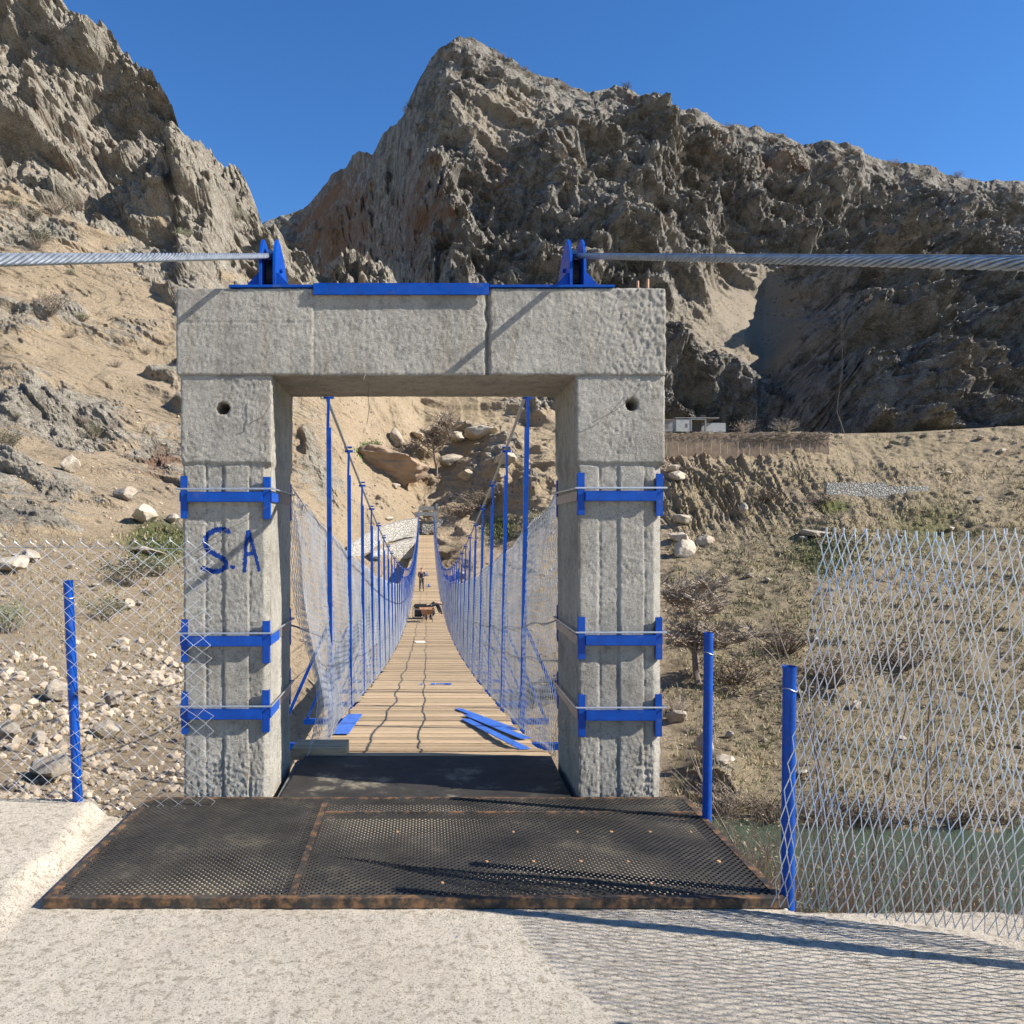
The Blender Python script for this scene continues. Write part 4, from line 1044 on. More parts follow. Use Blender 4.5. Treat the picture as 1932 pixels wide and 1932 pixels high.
cr = dict(pelvis=(-.05, 0, .62), waist=(.05, .02, .72), chest=(.26, .04, .80), neck=(.44, .05, .78), head=(.53, .05, .74), crown=(.61, .05, .72), face=(.4, 0, -1),
          shL=(.32, .20, .76), elL=(.42, .22, .50), wrL=(.50, .16, .26), shR=(.32, -.14, .76), elR=(.44, -.16, .48), wrR=(.54, -.10, .22),
          hipL=(-.06, .10, .58), knL=(.16, .14, .36), anL=(-.04, .14, .07), toL=(.10, .15, .035), hipR=(-.06, -.10, .58), knR=(.14, -.16, .34), anR=(-.10, -.14, .07), toR=(.05, -.16, .035))
person('person in black clothes bending down over the right side of the deck beside the wheelbarrow', on_deck(.22, 41.0, -.005), 0.25, cr, M_JACK2, M_JACK2)

# ================================================================== foreground fence posts and chain link
def pipe_post(x, y, z0, z1, r, label, lean=(0, 0), cap=True, strap=0):
    t = thing('fence_post', label, 'fence post', (x, y, z0), group='blue fence posts')
    h = z1 - z0; m = MB(); n = 20; vs = []; top = (lean[0], lean[1], h)
    m.tube([(0, 0, 0), (lean[0] * .5, lean[1] * .5, h * .5), (lean[0] * .985, lean[1] * .985, h - .012), top], [r, r, r, r * 1.12 if cap else r], n, cap=False)
    m.tube([(lean[0], lean[1], h), (lean[0] * .98, lean[1] * .98, h - .05)], [r * 1.05 if cap else r * .9, r * .86], n, cap=False)
    m.build('tube', M_BLUE, t, smooth=True)
    MB().tube([(lean[0] * .98, lean[1] * .98, h - .055), (lean[0] * .98, lean[1] * .98, h - .05)], r * .85, n).build('hollow_shade_disc', M_DARK, t)  # black disc standing in for the shade down the open tube
    for q in (.18, .93):
        zz = h * q; c = Vector((lean[0] * q, lean[1] * q, zz))
        ring = [tuple(c + Vector((math.cos(a) * (r + .003), math.sin(a) * (r + .003), .008 * math.sin(2 * a)))) for a in np.linspace(0, 2 * math.pi, 17)]
        MB().tube(ring, .0022, 5).build('tie_wire', M_GALVD, t, smooth=True)
    return t
lp = P(148, 1523, 4.89)
pipe_post(lp.x, lp.y, -.06, 1.31, .0275, 'blue tubular post on the concrete edge left of the portal, wrapped in chain link', (-.06, 0))
pipe_post(P(1332, 0, 4.72).x, 4.72, -.6, 1.03, .0255, 'tallest looking bare blue post standing right behind the edge of the black grating', (.014, 0), cap=False)
pipe_post(1.60, 3.74, -.45, 1.0, .0285, 'thicker blue post at the near right corner of the black grating, wrapped in chain link', (.012, 0))
pipe_post(2.62, 3.12, -.05, 2.0, .030, 'tall blue post holding the chain link at the far right of the concrete', (0, 0), cap=False)

def chain_link(name, path, z0, z1, w, h, r, label, warp=.02, lean=0.0, fan=0.0, m=None, n=4, rag=0.0):
    """zigzag wires hung along a ground path; knuckles at the top"""
    path = [Vector((a, b, 0)) for a, b in path]; cum = [0]
    for a, b in zip(path[:-1], path[1:]): cum.append(cum[-1] + (b - a).length)
    Ltot = cum[-1]; w = w / 2; nw = int(Ltot / w); NR = int((z1 - z0) / (h / 2)); v = np.arange(NR + 1)
    s = np.arange(nw)[:, None] * w + ((v[None, :] + np.arange(nw)[:, None]) % 2) * (w * 1.03) + warp * .45 * noise3(v[None, :] / 5 + np.arange(nw)[:, None] / 7, 0 * v[None, :] + .5, 3.3) + warp * .12 * noise3(v[None, :] / 2.1 + np.arange(nw)[:, None] * 1.7, 0 * v[None, :] + 2.5, 1.3)
    hh = v[None, :] * (h / 2) + 0 * s
    t = hh / (z1 - z0)
    s2 = s + fan * (t - .5) * (1 - s / Ltot) + lean * t
    px = np.interp(s2, cum, [p.x for p in path]); py = np.interp(s2, cum, [p.y for p in path])
    px = px + np.minimum(s2, 0) * (path[1] - path[0]).normalized().x; py = py + np.minimum(s2, 0) * (path[1] - path[0]).normalized().y
    Z = z0 + hh + warp * noise3(s2 / .5, hh / .5, 0 * s2) * .8
    nx = noise3(s2 / .7, hh / .6, 0 * s2 + 9) * warp + .004 * np.where(v[None, :] % 4 < 2, 1, -1)
    L = np.stack([px + nx * .4, py + nx, Z], -1)
    # twisted wire ends at the top
    tip = L[:, -1:, :].copy(); tip[..., 2] += .018; L = np.concatenate([L, tip], 1)
    me = wires_mesh(name, L - np.array(path[0])[None, None], r, n); o = link(name, me, m or M_GALV); o.location = path[0]
    meta(o, label, 'chain link fence'); return o
chain_link('chain_link_fence', [(-4.6, 4.98), (-2.9, 4.93), (-2.05, 4.855), (-1.22, 4.94)], -.02, 1.56, .098, .082, .0023, 'silvery chain link sheet hung loosely on the blue post left of the portal', .030, 0, 0)
chain_link('chain_link_fence', [(1.42, 3.665), (1.75, 3.62), (2.2, 3.42), (2.64, 3.08), (2.9, 2.3)], -.02, 1.60, .036, .12, .0026, 'bright narrow chain link sheet leaning away to the right beyond the black grating', .05, .36, -.16)
# rail wires along the top of the left fence
o = MB().tube([(-4.6, 4.98, 1.52), (-2.9, 4.93, 1.50), (-2.05, 4.85, 1.50), (-1.22, 4.94, 1.49)], .0016, 5).build('tension_wire', M_GALVD); meta(o, 'thin straight wire running along the top of the left chain link sheet', 'wire')
# dangling tie wires on the portal
def wire(pts, label, r=.0018):
    o = MB().tube(pts, r, 5).build('loose_wire', M_TWIGD, smooth=True); meta(o, label, 'wire'); return o
wire([P(690, 706, 5.09), P(686, 715, 5.06), P(697, 725, 5.2), P(694, 745, 5.25), P(697, 770, 5.25), P(692, 800, 5.25)], 'thin rusty wire dangling under the lintel left of its middle')
wire([P(588, 708, 5.09), P(572, 735, 5.15), P(568, 760, 5.15), P(574, 766, 5.15), P(566, 768, 5.15)], 'short curled wire hanging at the inner top left corner of the portal')
wire([P(1215, 722, 5.075), P(1190, 752, 5.07), P(1160, 775, 5.07), P(1118, 797, 5.08)], 'thin wire stuck across the face of the right portal leg beside its round hole')
wire([P(500, 735, 5.07), P(512, 760, 5.06), P(497, 785, 5.07), P(470, 800, 5.08)], 'thin wire curling out of the left portal leg beside its round hole')
wire([P(505, 955, 5.07), P(460, 985, 5.07), P(425, 1000, 5.07), P(352, 1048, 5.06)], 'thin wire stretched slanting above the painted letters on the left portal leg')

# ================================================================== rocks
def rock_mesh(seed, flat=.75, sub=3):
    r = np.random.default_rng(seed); bm = bmesh.new(); bmesh.ops.create_icosphere(bm, subdivisions=sub + 1, radius=1)
    N = r.normal(size=(13, 3)); N /= np.linalg.norm(N, axis=1)[:, None]; dk = r.uniform(.62, .95, 13)
    V = np.array([v.co for v in bm.verts]); 
    q = V @ N.T; q = np.where(q > .05, dk / np.maximum(q, .05), 9).min(1); q = np.minimum(q, 1.15)
    V = V * q[:, None]; V *= (1 + .10 * fbm(V[:, 0] + seed, V[:, 1], V[:, 2], .6, 4, seed % 9))[:, None]
    V[:, 2] *= flat
    for v, c in zip(bm.verts, V): v.co = c
    me = bpy.data.meshes.new('boulder'); bm.to_mesh(me); bm.free(); me.materials.append(M_ROCK)
    me.polygons.foreach_set('use_smooth', [True] * len(me.polygons)); me.set_sharp_from_angle(angle=math.radians(32)); return me
ROCKS = [rock_mesh(100 + i, random.uniform(.6, .95)) for i in range(7)]
def boulder(x, y, px, label=None, terrain='hillside', asp=(1, 1, 1), group=None, k=None, rz=None, sink=.25, name='boulder'):
    p = at_pix(terrain, x, y); r = px / F * p.y / 2
    o = bpy.data.objects.new(name, ROCKS[k if k is not None else random.randrange(7)]); COL.objects.link(o)
    o.location = p + Vector((0, 0, r * (asp[2] - sink))); o.scale = (r * asp[0], r * asp[1], r * asp[2])
    o.rotation_euler = (random.uniform(-.3, .3), random.uniform(-.3, .3), random.uniform(0, 6.28) if rz is None else rz)
    return meta(o, label, 'boulder', group)
BL_ = [(140, 892, 38, 'angular grey boulder standing alone on the left slope below the dark ledge', (1, .8, 1.2)),
 (240, 945, 42, 'pale rounded boulder in the middle of the left slope above the chain link', (1.1, .9, .9)),
 (275, 985, 58, 'long tilted pale slab of rock leaning just left of the portal', (1.2, .8, .7)),
 (322, 985, 30, 'small pale rock close beside the left edge of the portal', (1, .9, .7)),
 (30, 1080, 60, 'big pale boulder at the left border above the near scree', (1, .9, .9)),
 (60, 1060, 34, 'rough grey boulder next to the big pale one at the left border', (1, 1, 1)),
 (278, 1045, 50, 'flat cream boulder among green grass left of the portal', (1.3, .9, .5)),
 (240, 1150, 30, 'pale stone under the dark bush left of the portal', (1, .9, .8)),
 (110, 1325, 50, 'round grey boulder just left of the blue post', (1, .95, .95)),
 (215, 1335, 45, 'pointed grey rock just right of the blue post', (1, .7, 1)),
 (200, 1395, 45, 'rounded cream boulder right of the blue post in the scree', (1.1, .9, .9)),
 (100, 1472, 95, 'large pale slab shaped boulder behind the concrete edge left of the blue post', (1.15, .7, .75)),
 (75, 1405, 38, 'cream boulder left of the blue post among small scree', (1, .9, .9)),
 (15, 1395, 46, 'pale boulder cut off by the left border in the scree', (1, .9, .9)),
 (752, 905, 125, 'huge dark overhanging boulder on the far slope seen through the portal', (1.15, .8, .62)),
 (745, 840, 30, 'dark upright rock above the huge overhanging boulder', (1, 1, 1.3)),
 (788, 828, 26, 'smooth rounded boulder right of the dark upright rock seen through the portal', (1.2, 1, .8)),
 (944, 880, 42, 'rounded tan boulder in front of the right cable seen through the portal', (1.1, 1, .9)),
 (850, 880, 40, 'rounded boulder beside the bare tree seen through the portal', (1.2, 1, .7)),
 (880, 905, 36, 'low boulder between the bare tree and the right cable', (1.2, 1, .7)),
 (905, 823, 56, 'heap of grey rock below the small block hut', (1.5, 1, .5)),
 (860, 830, 30, 'brownish rock left of the grey heap below the small hut', (1.1, 1, .8)),
 (1270, 905, 30, 'small boulder touching the right edge of the portal high on the field slope', (1.2, 1, .8)),
 (1262, 890, 24, 'dark small rock against the right edge of the portal below the mud wall', (1.2, 1, .7)),
 (1285, 990, 30, 'round tan boulder on the field slope right of the upper blue clamp', (1, 1, .9)),
 (1398, 970, 22, 'small white boulder alone on the middle of the eroded field slope', (.8, .8, 1.1)),
 (1282, 1022, 34, 'whitish boulder above the dark hollow right of the portal', (1.1, 1, .8)),
 (1331, 1026, 32, 'cream boulder to the right of the dark hollow', (1.2, 1, .7)),
 (1290, 1048, 42, 'dark shaded boulder in the hollow right of the portal', (1.1, 1, .9)),
 (1307, 1430, 46, 'pale leaning boulder just left of the middle blue post', (.7, .8, 1.4)),
 (1345, 1440, 34, 'half buried pale boulder just right of the middle blue post', (1.2, 1, .7)),
 (1275, 1362, 40, 'dark brown rock under the gnarled tree near the right portal leg', (1, 1, .8)),
 (1530, 1010, 46, 'pinkish flat rock in the green patch near the right chain link', (1.4, 1, .4))]
M_OVER = simple('brown_conglomerate', (.27, .19, .125), .95, 0, .45, .8, 1.0, 2.5)
def overhang():
    me = rock_mesh(777, 1.0, 4); n = len(me.vertices); a = np.empty(n * 3, np.float32); me.vertices.foreach_get('co', a); V = a.reshape(-1, 3)
    t = np.clip((V[:, 2] + 1) / 2, 0, 1); k = .42 + .62 * t ** .8; V[:, 0] *= k; V[:, 1] *= k; V[:, 1] -= .25 * t; V[:, 0] -= .25 * t
    V *= (1 + .12 * fbm(V[:, 0], V[:, 1] * 1.0, V[:, 2] * 2.0, .35, 4, 2))[:, None]
    me.vertices.foreach_set('co', V.ravel()); me.materials.clear(); me.materials.append(M_OVER); me.update(); return me
OVER = overhang()
for x, y, px, lab, asp in BL_:
    o = boulder(x, y, px, lab, asp=asp)
    if 'overhanging boulder on' in lab: o.data = OVER; o.rotation_euler = (0, 0, .2)
for i in range(90):
    x = random.choice([random.uniform(-40, 340), random.uniform(555, 1045), random.uniform(1255, 1930)]); y = random.uniform(760, 1480)
    if y < ysA(np.array([x]))[0] + 20: continue
    boulder(x, y, random.uniform(7, 17) * (1.3 if y > 1200 else 1), 'one of many small pale stones scattered over the hillside', group='small stones scattered over the hillside', asp=(1, .9, random.uniform(.5, .9)), sink=.1, name='stone')
# scree: uncountable small stones
def scree(name, n, xr, yr, pxr, seed):
    r = np.random.default_rng(seed); base = []
    for k in range(6):
        m = rock_mesh(300 + k, .7, 0); V = np.array([v.co for v in m.vertices]); Fc = np.array([p.vertices[:] for p in m.polygons]); base.append((V, Fc)); bpy.data.meshes.remove(m)
    Vs = []; Fs = []; off = 0
    for i in range(n):
        x = r.uniform(*xr); y = yr[0] + (yr[1] - yr[0]) * r.random() ** .75; p = at_pix('hillside', x, y)
        if r.random() > .25 + .9 * float(sstep(-.2, .35, noise3(p.x / 1.2, p.y / 1.2, 0.5))): continue
        q = pxr[0] + (pxr[1] - pxr[0]) * r.random() ** 4.5; s = q / F * p.y / 2
        V, Fc = base[r.integers(6)]; a = r.uniform(0, 6.28); c, s_ = math.cos(a), math.sin(a)
        sc = s * r.uniform(.7, 1.2, 3); W_ = V * sc; W_ = np.stack([W_[:, 0] * c - W_[:, 1] * s_, W_[:, 0] * s_ + W_[:, 1] * c, W_[:, 2]], -1)
        Vs.append(W_ + np.array([p.x, p.y, p.z + s * .25])); Fs.append(Fc + off); off += len(V)
    o = link(name, np_mesh(name, np.concatenate(Vs), np.concatenate(Fs)), M_SCREE); return meta(o, kind='stuff')
meta(scree('scree', 3800, (-60, 350), (1200, 1545), (3, 30), 1), 'pale loose scree behind the chain link left of the portal', 'scree')
meta(scree('scree', 2200, (-60, 350), (760, 1200), (2.5, 9), 2), 'sparse small stones over the upper left slope', 'scree')
meta(scree('scree', 9000, (555, 1950), (770, 1560), (1.8, 8), 3), 'small stones strewn over the far bank', 'scree')

# ================================================================== plants
def shrub_mesh(seed, kind, n_stem=26, leaf=260, spread=1.0):
    """unit-height shrub; slot 0 twigs, slot 1 leaves"""
    r = random.Random(seed); m = MB(); tips = []
    for i in range(n_stem):
        a = r.uniform(0, 6.28); t = r.uniform(.1, 1.0) ** .7 * spread; h = r.uniform(.55, 1.0) * (1 - .35 * t / spread)
        p0 = Vector((math.cos(a) * .05, math.sin(a) * .05, -.05)); p3 = Vector((math.cos(a) * .62 * t, math.sin(a) * .62 * t, h))
        p1 = p0.lerp(p3, .35) + Vector((r.uniform(-.06, .06), r.uniform(-.06, .06), .03)); p2 = p0.lerp(p3, .7) + Vector((r.uniform(-.06, .06), r.uniform(-.06, .06), .04))
        m.tube([p0, p1, p2, p3], [.016, .012, .008, .003], 3, cap=False)
        for k in range(5):
            b = [p1, p2, p3][k % 3].lerp(p3, r.random() * .6); q = b + Vector((r.uniform(-.2, .2), r.uniform(-.2, .2), r.uniform(.02, .22)))
            m.tube([b, b.lerp(q, .5) + Vector((0, 0, .02)), q], [.006, .005, .002], 3, cap=False); tips.append(q); tips.append(b.lerp(q, .6))
    me = bpy.data.meshes.new('shrub'); nf = len(m.f)
    for i in range(leaf):
        c = tips[r.randrange(len(tips))] + Vector((r.gauss(0, .05), r.gauss(0, .05), r.gauss(0, .05))); s = r.uniform(.018, .045)
        u = Vector((r.gauss(0, 1), r.gauss(0, 1), r.gauss(0, 1))).normalized(); w = u.orthogonal().normalized()
        m.add([c - u * s, c + w * s * .5, c + u * s, c - w * s * .5], [(0, 1, 2, 3)])
    me.from_pydata(m.v, [], m.f); me.update()
    me.materials.append(M_TWIG if kind != 'dark' else M_TWIGD); me.materials.append(M_LEAFG if kind == 'green' else M_LEAFB)
    me.polygons.foreach_set('material_index', [0] * nf + [1] * (len(m.f) - nf)); return me
SHG = [shrub_mesh(i, 'green', 26, 900) for i in range(3)]
SHB = [shrub_mesh(10 + i, 'bare', 34, 120, 1.1) for i in range(3)]
SHD = [shrub_mesh(20 + i, 'dark', 30, 420, 1.2) for i in range(2)]
def shrub(x, y, px, meshes, label, terrain='hillside', group=None, name='shrub', wide=1.0):
    p = at_pix(terrain, x, y); h = px / F * p.y
    o = bpy.data.objects.new(name, random.choice(meshes)); COL.objects.link(o); o.location = p - Vector((0, 0, h * .04))
    o.scale = (h * wide, h * wide, h); o.rotation_euler = (0, 0, random.uniform(0, 6.28)); return meta(o, label, 'shrub', group)
for x, y, px, ms, lab, w in (
    (22, 850, 48, SHG, 'large grey green bush at the left border beside the pale strata', 1.1),
    (172, 826, 34, SHG, 'grey green bush growing from the ledge left of the portal', 1.1),
    (240, 1105, 62, SHG, 'wide grey green bush behind the chain link left of the portal', 1.6),
    (300, 1085, 42, SHG, 'green bush touching the left edge of the portal low down', 1.5),
    (200, 1170, 50, SHG, 'spreading green bush below the wide one left of the portal', 1.6),
    (12, 1195, 66, SHG, 'dark green bush cut off by the left border behind the chain link', 1.2),
    (25, 395, 24, SHG, 'small green shrub high on the left slope at the border', 1.1),
    (56, 412, 28, SHG, 'small green shrub beside the brown thorn bushes high on the left slope', 1.1),
    (95, 404, 34, SHB, 'brown thorn bush high on the left slope', 1.3),
    (135, 402, 32, SHB, 'second brown thorn bush high on the left slope', 1.4),
    (75, 465, 38, SHG, 'grey green shrub below the brown thorn bushes', 1.2),
    (220, 398, 22, SHG, 'round grey green shrub in the middle of the upper left slope', 1.1),
    (235, 432, 22, SHG, 'grey green shrub just under the round one on the upper left slope', 1.1),
    (325, 450, 28, SHB, 'thin bare shrub on the upper left slope', 1.1),
    (345, 452, 26, SHG, 'greenish shrub next to the thin bare shrub on the upper left slope', 1.1),
    (445, 412, 26, SHG, 'grey green shrub near the dark crag of the left ridge', 1.3),
    (108, 590, 46, SHD, 'dark twisted dead shrub on the left slope above the cable anchor side', 1.2),
    (160, 605, 20, SHG, 'small grey shrub right of the twisted dead one', 1.2),
    (1012, 1000, 40, SHG, 'grey green bush on the far bank beside the right mesh of the bridge', 1.3),
    (720, 862, 30, SHD, 'dark thicket on top of the huge overhanging boulder', 1.6),
    (905, 960, 48, SHD, 'dark brown thicket above the far end of the bridge', 1.8),
    (870, 975, 34, SHD, 'low dark thicket left of the larger one above the far portal', 1.8),
    (1405, 800, 30, SHB, 'wide bare bush on the terrace right of the block house', 1.6),
    (1480, 808, 30, SHB, 'bare grey bush at the terrace edge above the brush wall', 1.5),
    (1440, 945, 26, SHD, 'dark bramble patch in the middle of the eroded field slope', 2.4),
    (1540, 950, 26, SHD, 'dark bramble patch beside the grey wall at the right', 2.2),
    (1385, 1290, 60, SHD, 'dark thicket in shade behind the middle blue post', 1.8),
    (1270, 1345, 40, SHB, 'dry brown bush at the right portal leg below the middle clamp', 1.4),
    (1480, 1230, 60, SHD, 'dark thicket behind the top of the right blue post', 1.6),
    (1560, 1290, 70, SHD, 'dark thicket seen through the right chain link', 1.6),
    (1700, 1260, 70, SHD, 'dark thicket on the far bank at the far right', 1.8)):
    shrub(x, y, px, ms, lab, wide=w)
for i in range(70):
    x = random.choice([random.uniform(-40, 330), random.uniform(-40, 480), random.uniform(1260, 1930), random.uniform(560, 1040)]); y = random.uniform(60, 1300)
    if y < ysA(np.array([x]))[0] + 12: continue
    shrub(x, y, random.uniform(9, 19), random.choice([SHB, SHG, SHB]), 'small dry shrub, one of many dotted over the hillside', group='small dry shrubs on the hillside', wide=1.3)
for i in range(230):
    x = random.uniform(720, 1932); v = random.random() ** 1.3; y0 = np.interp(x, sBx, sBy); y = y0 + 2 + v * 380
    if 1330 < x < 1460 and y > 540: continue
    if random.random() < .25 * float(y > y0 + 120): continue
    shrub(x, y, random.uniform(7, 17), random.choice([SHB, SHD, SHB]), 'grey brown shrub, one of many dotted over the rocky mountain', 'mountain', group='shrubs on the mountain', wide=1.4)

def bare_tree(name, base, height, seed, label, cat='tree', lean=(0, 0), trunk_r=.03, levels=4, dens=4, m=M_TWIGD, spread=.55, twigm=None, minr=0.0):
    r = random.Random(seed); root = thing(name, label, cat, base); T = MB(); C = MB()
    def grow(p, d, L, rad, lv, mbx):
        n = 4; pts = [p]; q = p.copy(); dd = d.copy()
        for i in range(n):
            dd = (dd + Vector((r.gauss(0, .10), r.gauss(0, .10), r.gauss(0.02, .06)))).normalized(); q = q + dd * L / n; pts.append(q.copy())
        rads = [max(minr, rad * (1 - .55 * i / n)) for i in range(n + 1)]
        mbx.tube(pts, rads, 6 if lv == levels else 4 if lv > 1 else 3, cap=False)
        if lv <= 0: return
        for k in range(dens + (lv == 1) * 2):
            i = r.randrange(1 if lv < levels else 2, n + 1); b = pts[i]; a = r.uniform(0, 6.28)
            side = Vector((math.cos(a), math.sin(a), r.uniform(-.1, .5)))
            nd = (dd * (1 - spread) + side * spread).normalized()
            grow(b, nd, L * r.uniform(.45, .72), rads[i] * .6, lv - 1, C)
    grow(Vector((0, 0, 0)), Vector((lean[0], lean[1], 1)).normalized(), height * .5, trunk_r, levels, T)
    T.build('trunk', m, root, smooth=True); C.build('crown', twigm or m, root, smooth=False); return root
p = at_pix('hillside', 1313, 1292); bare_tree('bare_tree', p, 8.6, 3, 'gnarled leafless tree between the right portal leg and the bare blue post', 'tree', (-.15, 0), .24, 4, 7, M_TWIGD, .66, M_TWIG, .032)
p = at_pix('hillside', 822, 897); bare_tree('bare_tree', p, 9.5, 5, 'leafless tree beside the rounded boulders on the far slope seen through the portal', 'tree', (.15, 0), .22, 4, 6, M_TWIGD, .6, M_TWIG, .045)
p = at_pix('hillside', 762, 860); bare_tree('bare_tree', p, 3.5, 15, 'small leafless tree rooted above the huge overhanging boulder', 'tree', (-.4, 0), .08, 3, 5, M_TWIGD, .6)
# saplings and brush on the near bank, right of the grating
def bank_z(y): return -.62 - .50 * max(0, y - 4.6)
for k, (u, v, D, h, ln, lab, lv) in enumerate((
    (1600, 1560, 7.5, 6.3, (-.10, 0), 'tall thin bare sapling rising behind the right chain link', 3),
    (1575, 1500, 7.8, 5.2, (-.18, 0), 'thin bare sapling leaning left between the two right blue posts', 3),
    (1660, 1500, 7.2, 6.8, (-.12, 0), 'bare sapling at the far right rising above the chain link', 3),
    (1760, 1500, 7.6, 6.0, (.05, 0), 'bare sapling standing well right of the chain link post', 3),
    (1500, 1600, 6.6, 3.6, (-.35, 0), 'low bare sapling with branches fanning left below the right blue post', 3))):
    x = (u - VX) / F * D
    bare_tree('sapling', (x, D, bank_z(D) - .1), h, 30 + k, lab, 'sapling', ln, .011, lv, 3, M_TWIGD, .34, M_TWIG)
def brush(x, y, h, seed, label, n=60):
    r = random.Random(seed); root = thing('brush', label, 'brush', (x, y, bank_z(y) - .1)); m = MB()
    for i in range(n):
        a = r.uniform(0, 6.28); rr = r.random() ** .6 * .55; p0 = Vector((math.cos(a) * rr * .6, math.sin(a) * rr * .6, 0)); L = h * r.uniform(.5, 1.05)
        d = Vector((math.cos(a) * .35 * r.random() + r.gauss(0, .12), math.sin(a) * .3 * r.random() + r.gauss(0, .1), 1)).normalized(); pts = [p0]; q = p0.copy()
        for k in range(6):
            d = (d + Vector((r.gauss(0, .10), r.gauss(0, .10), r.gauss(0, .05)))).normalized(); q = q + d * L / 6; pts.append(q.copy())
            if r.random() < .75:
                e = q + (d + Vector((r.gauss(0, .6), r.gauss(0, .5), .1))).normalized() * L * r.uniform(.08, .22); m.tube([q.copy(), q.lerp(e, .5) + Vector((0, 0, .01)), e], [.0028, .002, .001], 3, cap=False)
        m.tube(pts, [.0055 * (1 - .12 * k) for k in range(7)], 3, cap=False)
    m.build('stems', M_TWIG, root)
    lf = MB()
    for i in range(260):
        c = Vector((r.gauss(0, .3), r.gauss(0, .3), h * r.uniform(.15, .8))); s = r.uniform(.008, .02); u = Vector((r.gauss(0, 1), r.gauss(0, 1), r.gauss(0, 1))).normalized(); w = u.orthogonal().normalized()
        lf.add([c - u * s, c + w * s * .4, c + u * s, c - w * s * .4], [(0, 1, 2, 3)])
    lf.build('leaves', M_LEAFG if seed % 2 else M_LEAFB, root); return root
for k, (u, D, top, lab) in enumerate(((1300, 6.4, 1480, 'dry brush tuft at the back corner of the black grating'), (1350, 6.0, 1500, 'dense dry brush right behind the middle blue post'),
        (1400, 6.2, 1460, 'dense tangle of bare stems between the two blue posts'), (1430, 5.6, 1560, 'low brush beside the right edge of the black grating'),
        (1480, 6.6, 1480, 'bare brush behind the thick blue post'), (1560, 6.8, 1500, 'brush seen through the right chain link nearest the thick post'),
        (1660, 6.6, 1520, 'brush seen through the chain link at the right'), (1780, 6.6, 1500, 'brush at the far right beyond the concrete edge'), (1880, 6.4, 1540, 'brush in the far right corner beyond the concrete edge'))):
    zt = EYE + (HY - top) / F * D; brush((u - VX) / F * D, D, max(.5, zt - bank_z(D)), 60 + k, lab)
# grass tufts (bright patch on the far slope)
def grass_patch(x, y, wpx, hpx, label, n=900, m=M_GRASS):
    mm = MB(); r = random.Random(int(x)); o0 = at_pix('hillside', x, y)
    for i in range(n):
        q = at_pix('hillside', x + r.gauss(0, wpx / 2.4), y + r.gauss(0, hpx / 2.4)) - o0; s = .35 * o0.y / 100; a = r.uniform(0, 3.14)
        dx, dy = math.cos(a) * s * .25, math.sin(a) * s * .25; l = Vector((r.gauss(0, .12), r.gauss(0, .12), s * r.uniform(.6, 1.2)))
        mm.add([q + Vector((-dx, -dy, 0)), q + Vector((dx, dy, 0)), q + l], [(0, 1, 2)])
    o = mm.build('grass', m); o.location = o0; return meta(o, label, 'grass', kind='stuff')
grass_patch(698, 852, 24, 16, 'bright green grass patch left of the huge boulder seen through the portal', 1600)
grass_patch(300, 1030, 80, 40, 'green grass among stones left of the portal', 1500, M_GRASSD)
grass_patch(1560, 1040, 90, 50, 'green grass on the field near the right chain link', 1800, M_GRASSD)
grass_patch(940, 1000, 40, 30, 'green grass above the right mesh of the bridge', 900, M_GRASSD)

def dry_grass(n, xr, yr, label, m, seed):
    r = random.Random(seed); mm = MB(); o0 = at_pix('hillside', sum(xr) / 2, sum(yr) / 2)
    for i in range(n):
        x = r.uniform(*xr); y = r.uniform(*yr)
        if float(noise3(x / 70, y / 45, seed)) < r.uniform(-.5, .3): continue
        q = at_pix('hillside', x, y); s = q.y * r.uniform(.0025, .0055); q = q - o0
        for k in range(4):
            a = r.uniform(0, 6.28); dx, dy = math.cos(a) * s * .16, math.sin(a) * s * .16; e = Vector((r.gauss(0, .5), r.gauss(0, .5), r.uniform(.7, 1.5))) * s
            c = q + Vector((r.gauss(0, .5) * s, r.gauss(0, .5) * s, -.1 * s)); mm.add([c + Vector((-dx, -dy, 0)), c + Vector((dx, dy, 0)), c + e], [(0, 1, 2)])
    o = mm.build('dry_grass', m); o.location = o0; return meta(o, label, 'grass', kind='stuff')
dry_grass(9000, (1255, 1940), (880, 1565), 'dry yellow grass tufts over the field slope right of the portal', M_DRYG, 3)
dry_grass(2500, (1255, 1940), (1000, 1565), 'olive weeds over the lower field slope right of the portal', M_GRASSD, 5)
dry_grass(2500, (-40, 350), (1000, 1400), 'thin dry weeds between the stones left of the portal', M_DRYG, 9)
for k, (x, y, px) in enumerate(((1370, 1530, 70), (1450, 1548, 60), (1530, 1552, 66), (1620, 1550, 60), (1700, 1552, 74), (1800, 1550, 62), (1890, 1552, 70))):
    shrub(x, y, px, SHD if k % 2 else SHB, 'brown bush standing at the water edge of the far bank', group='bushes along the far river bank', wide=1.3)

# ================================================================== far buildings, walls
def P2(x, y, D): return P(x, y, D)
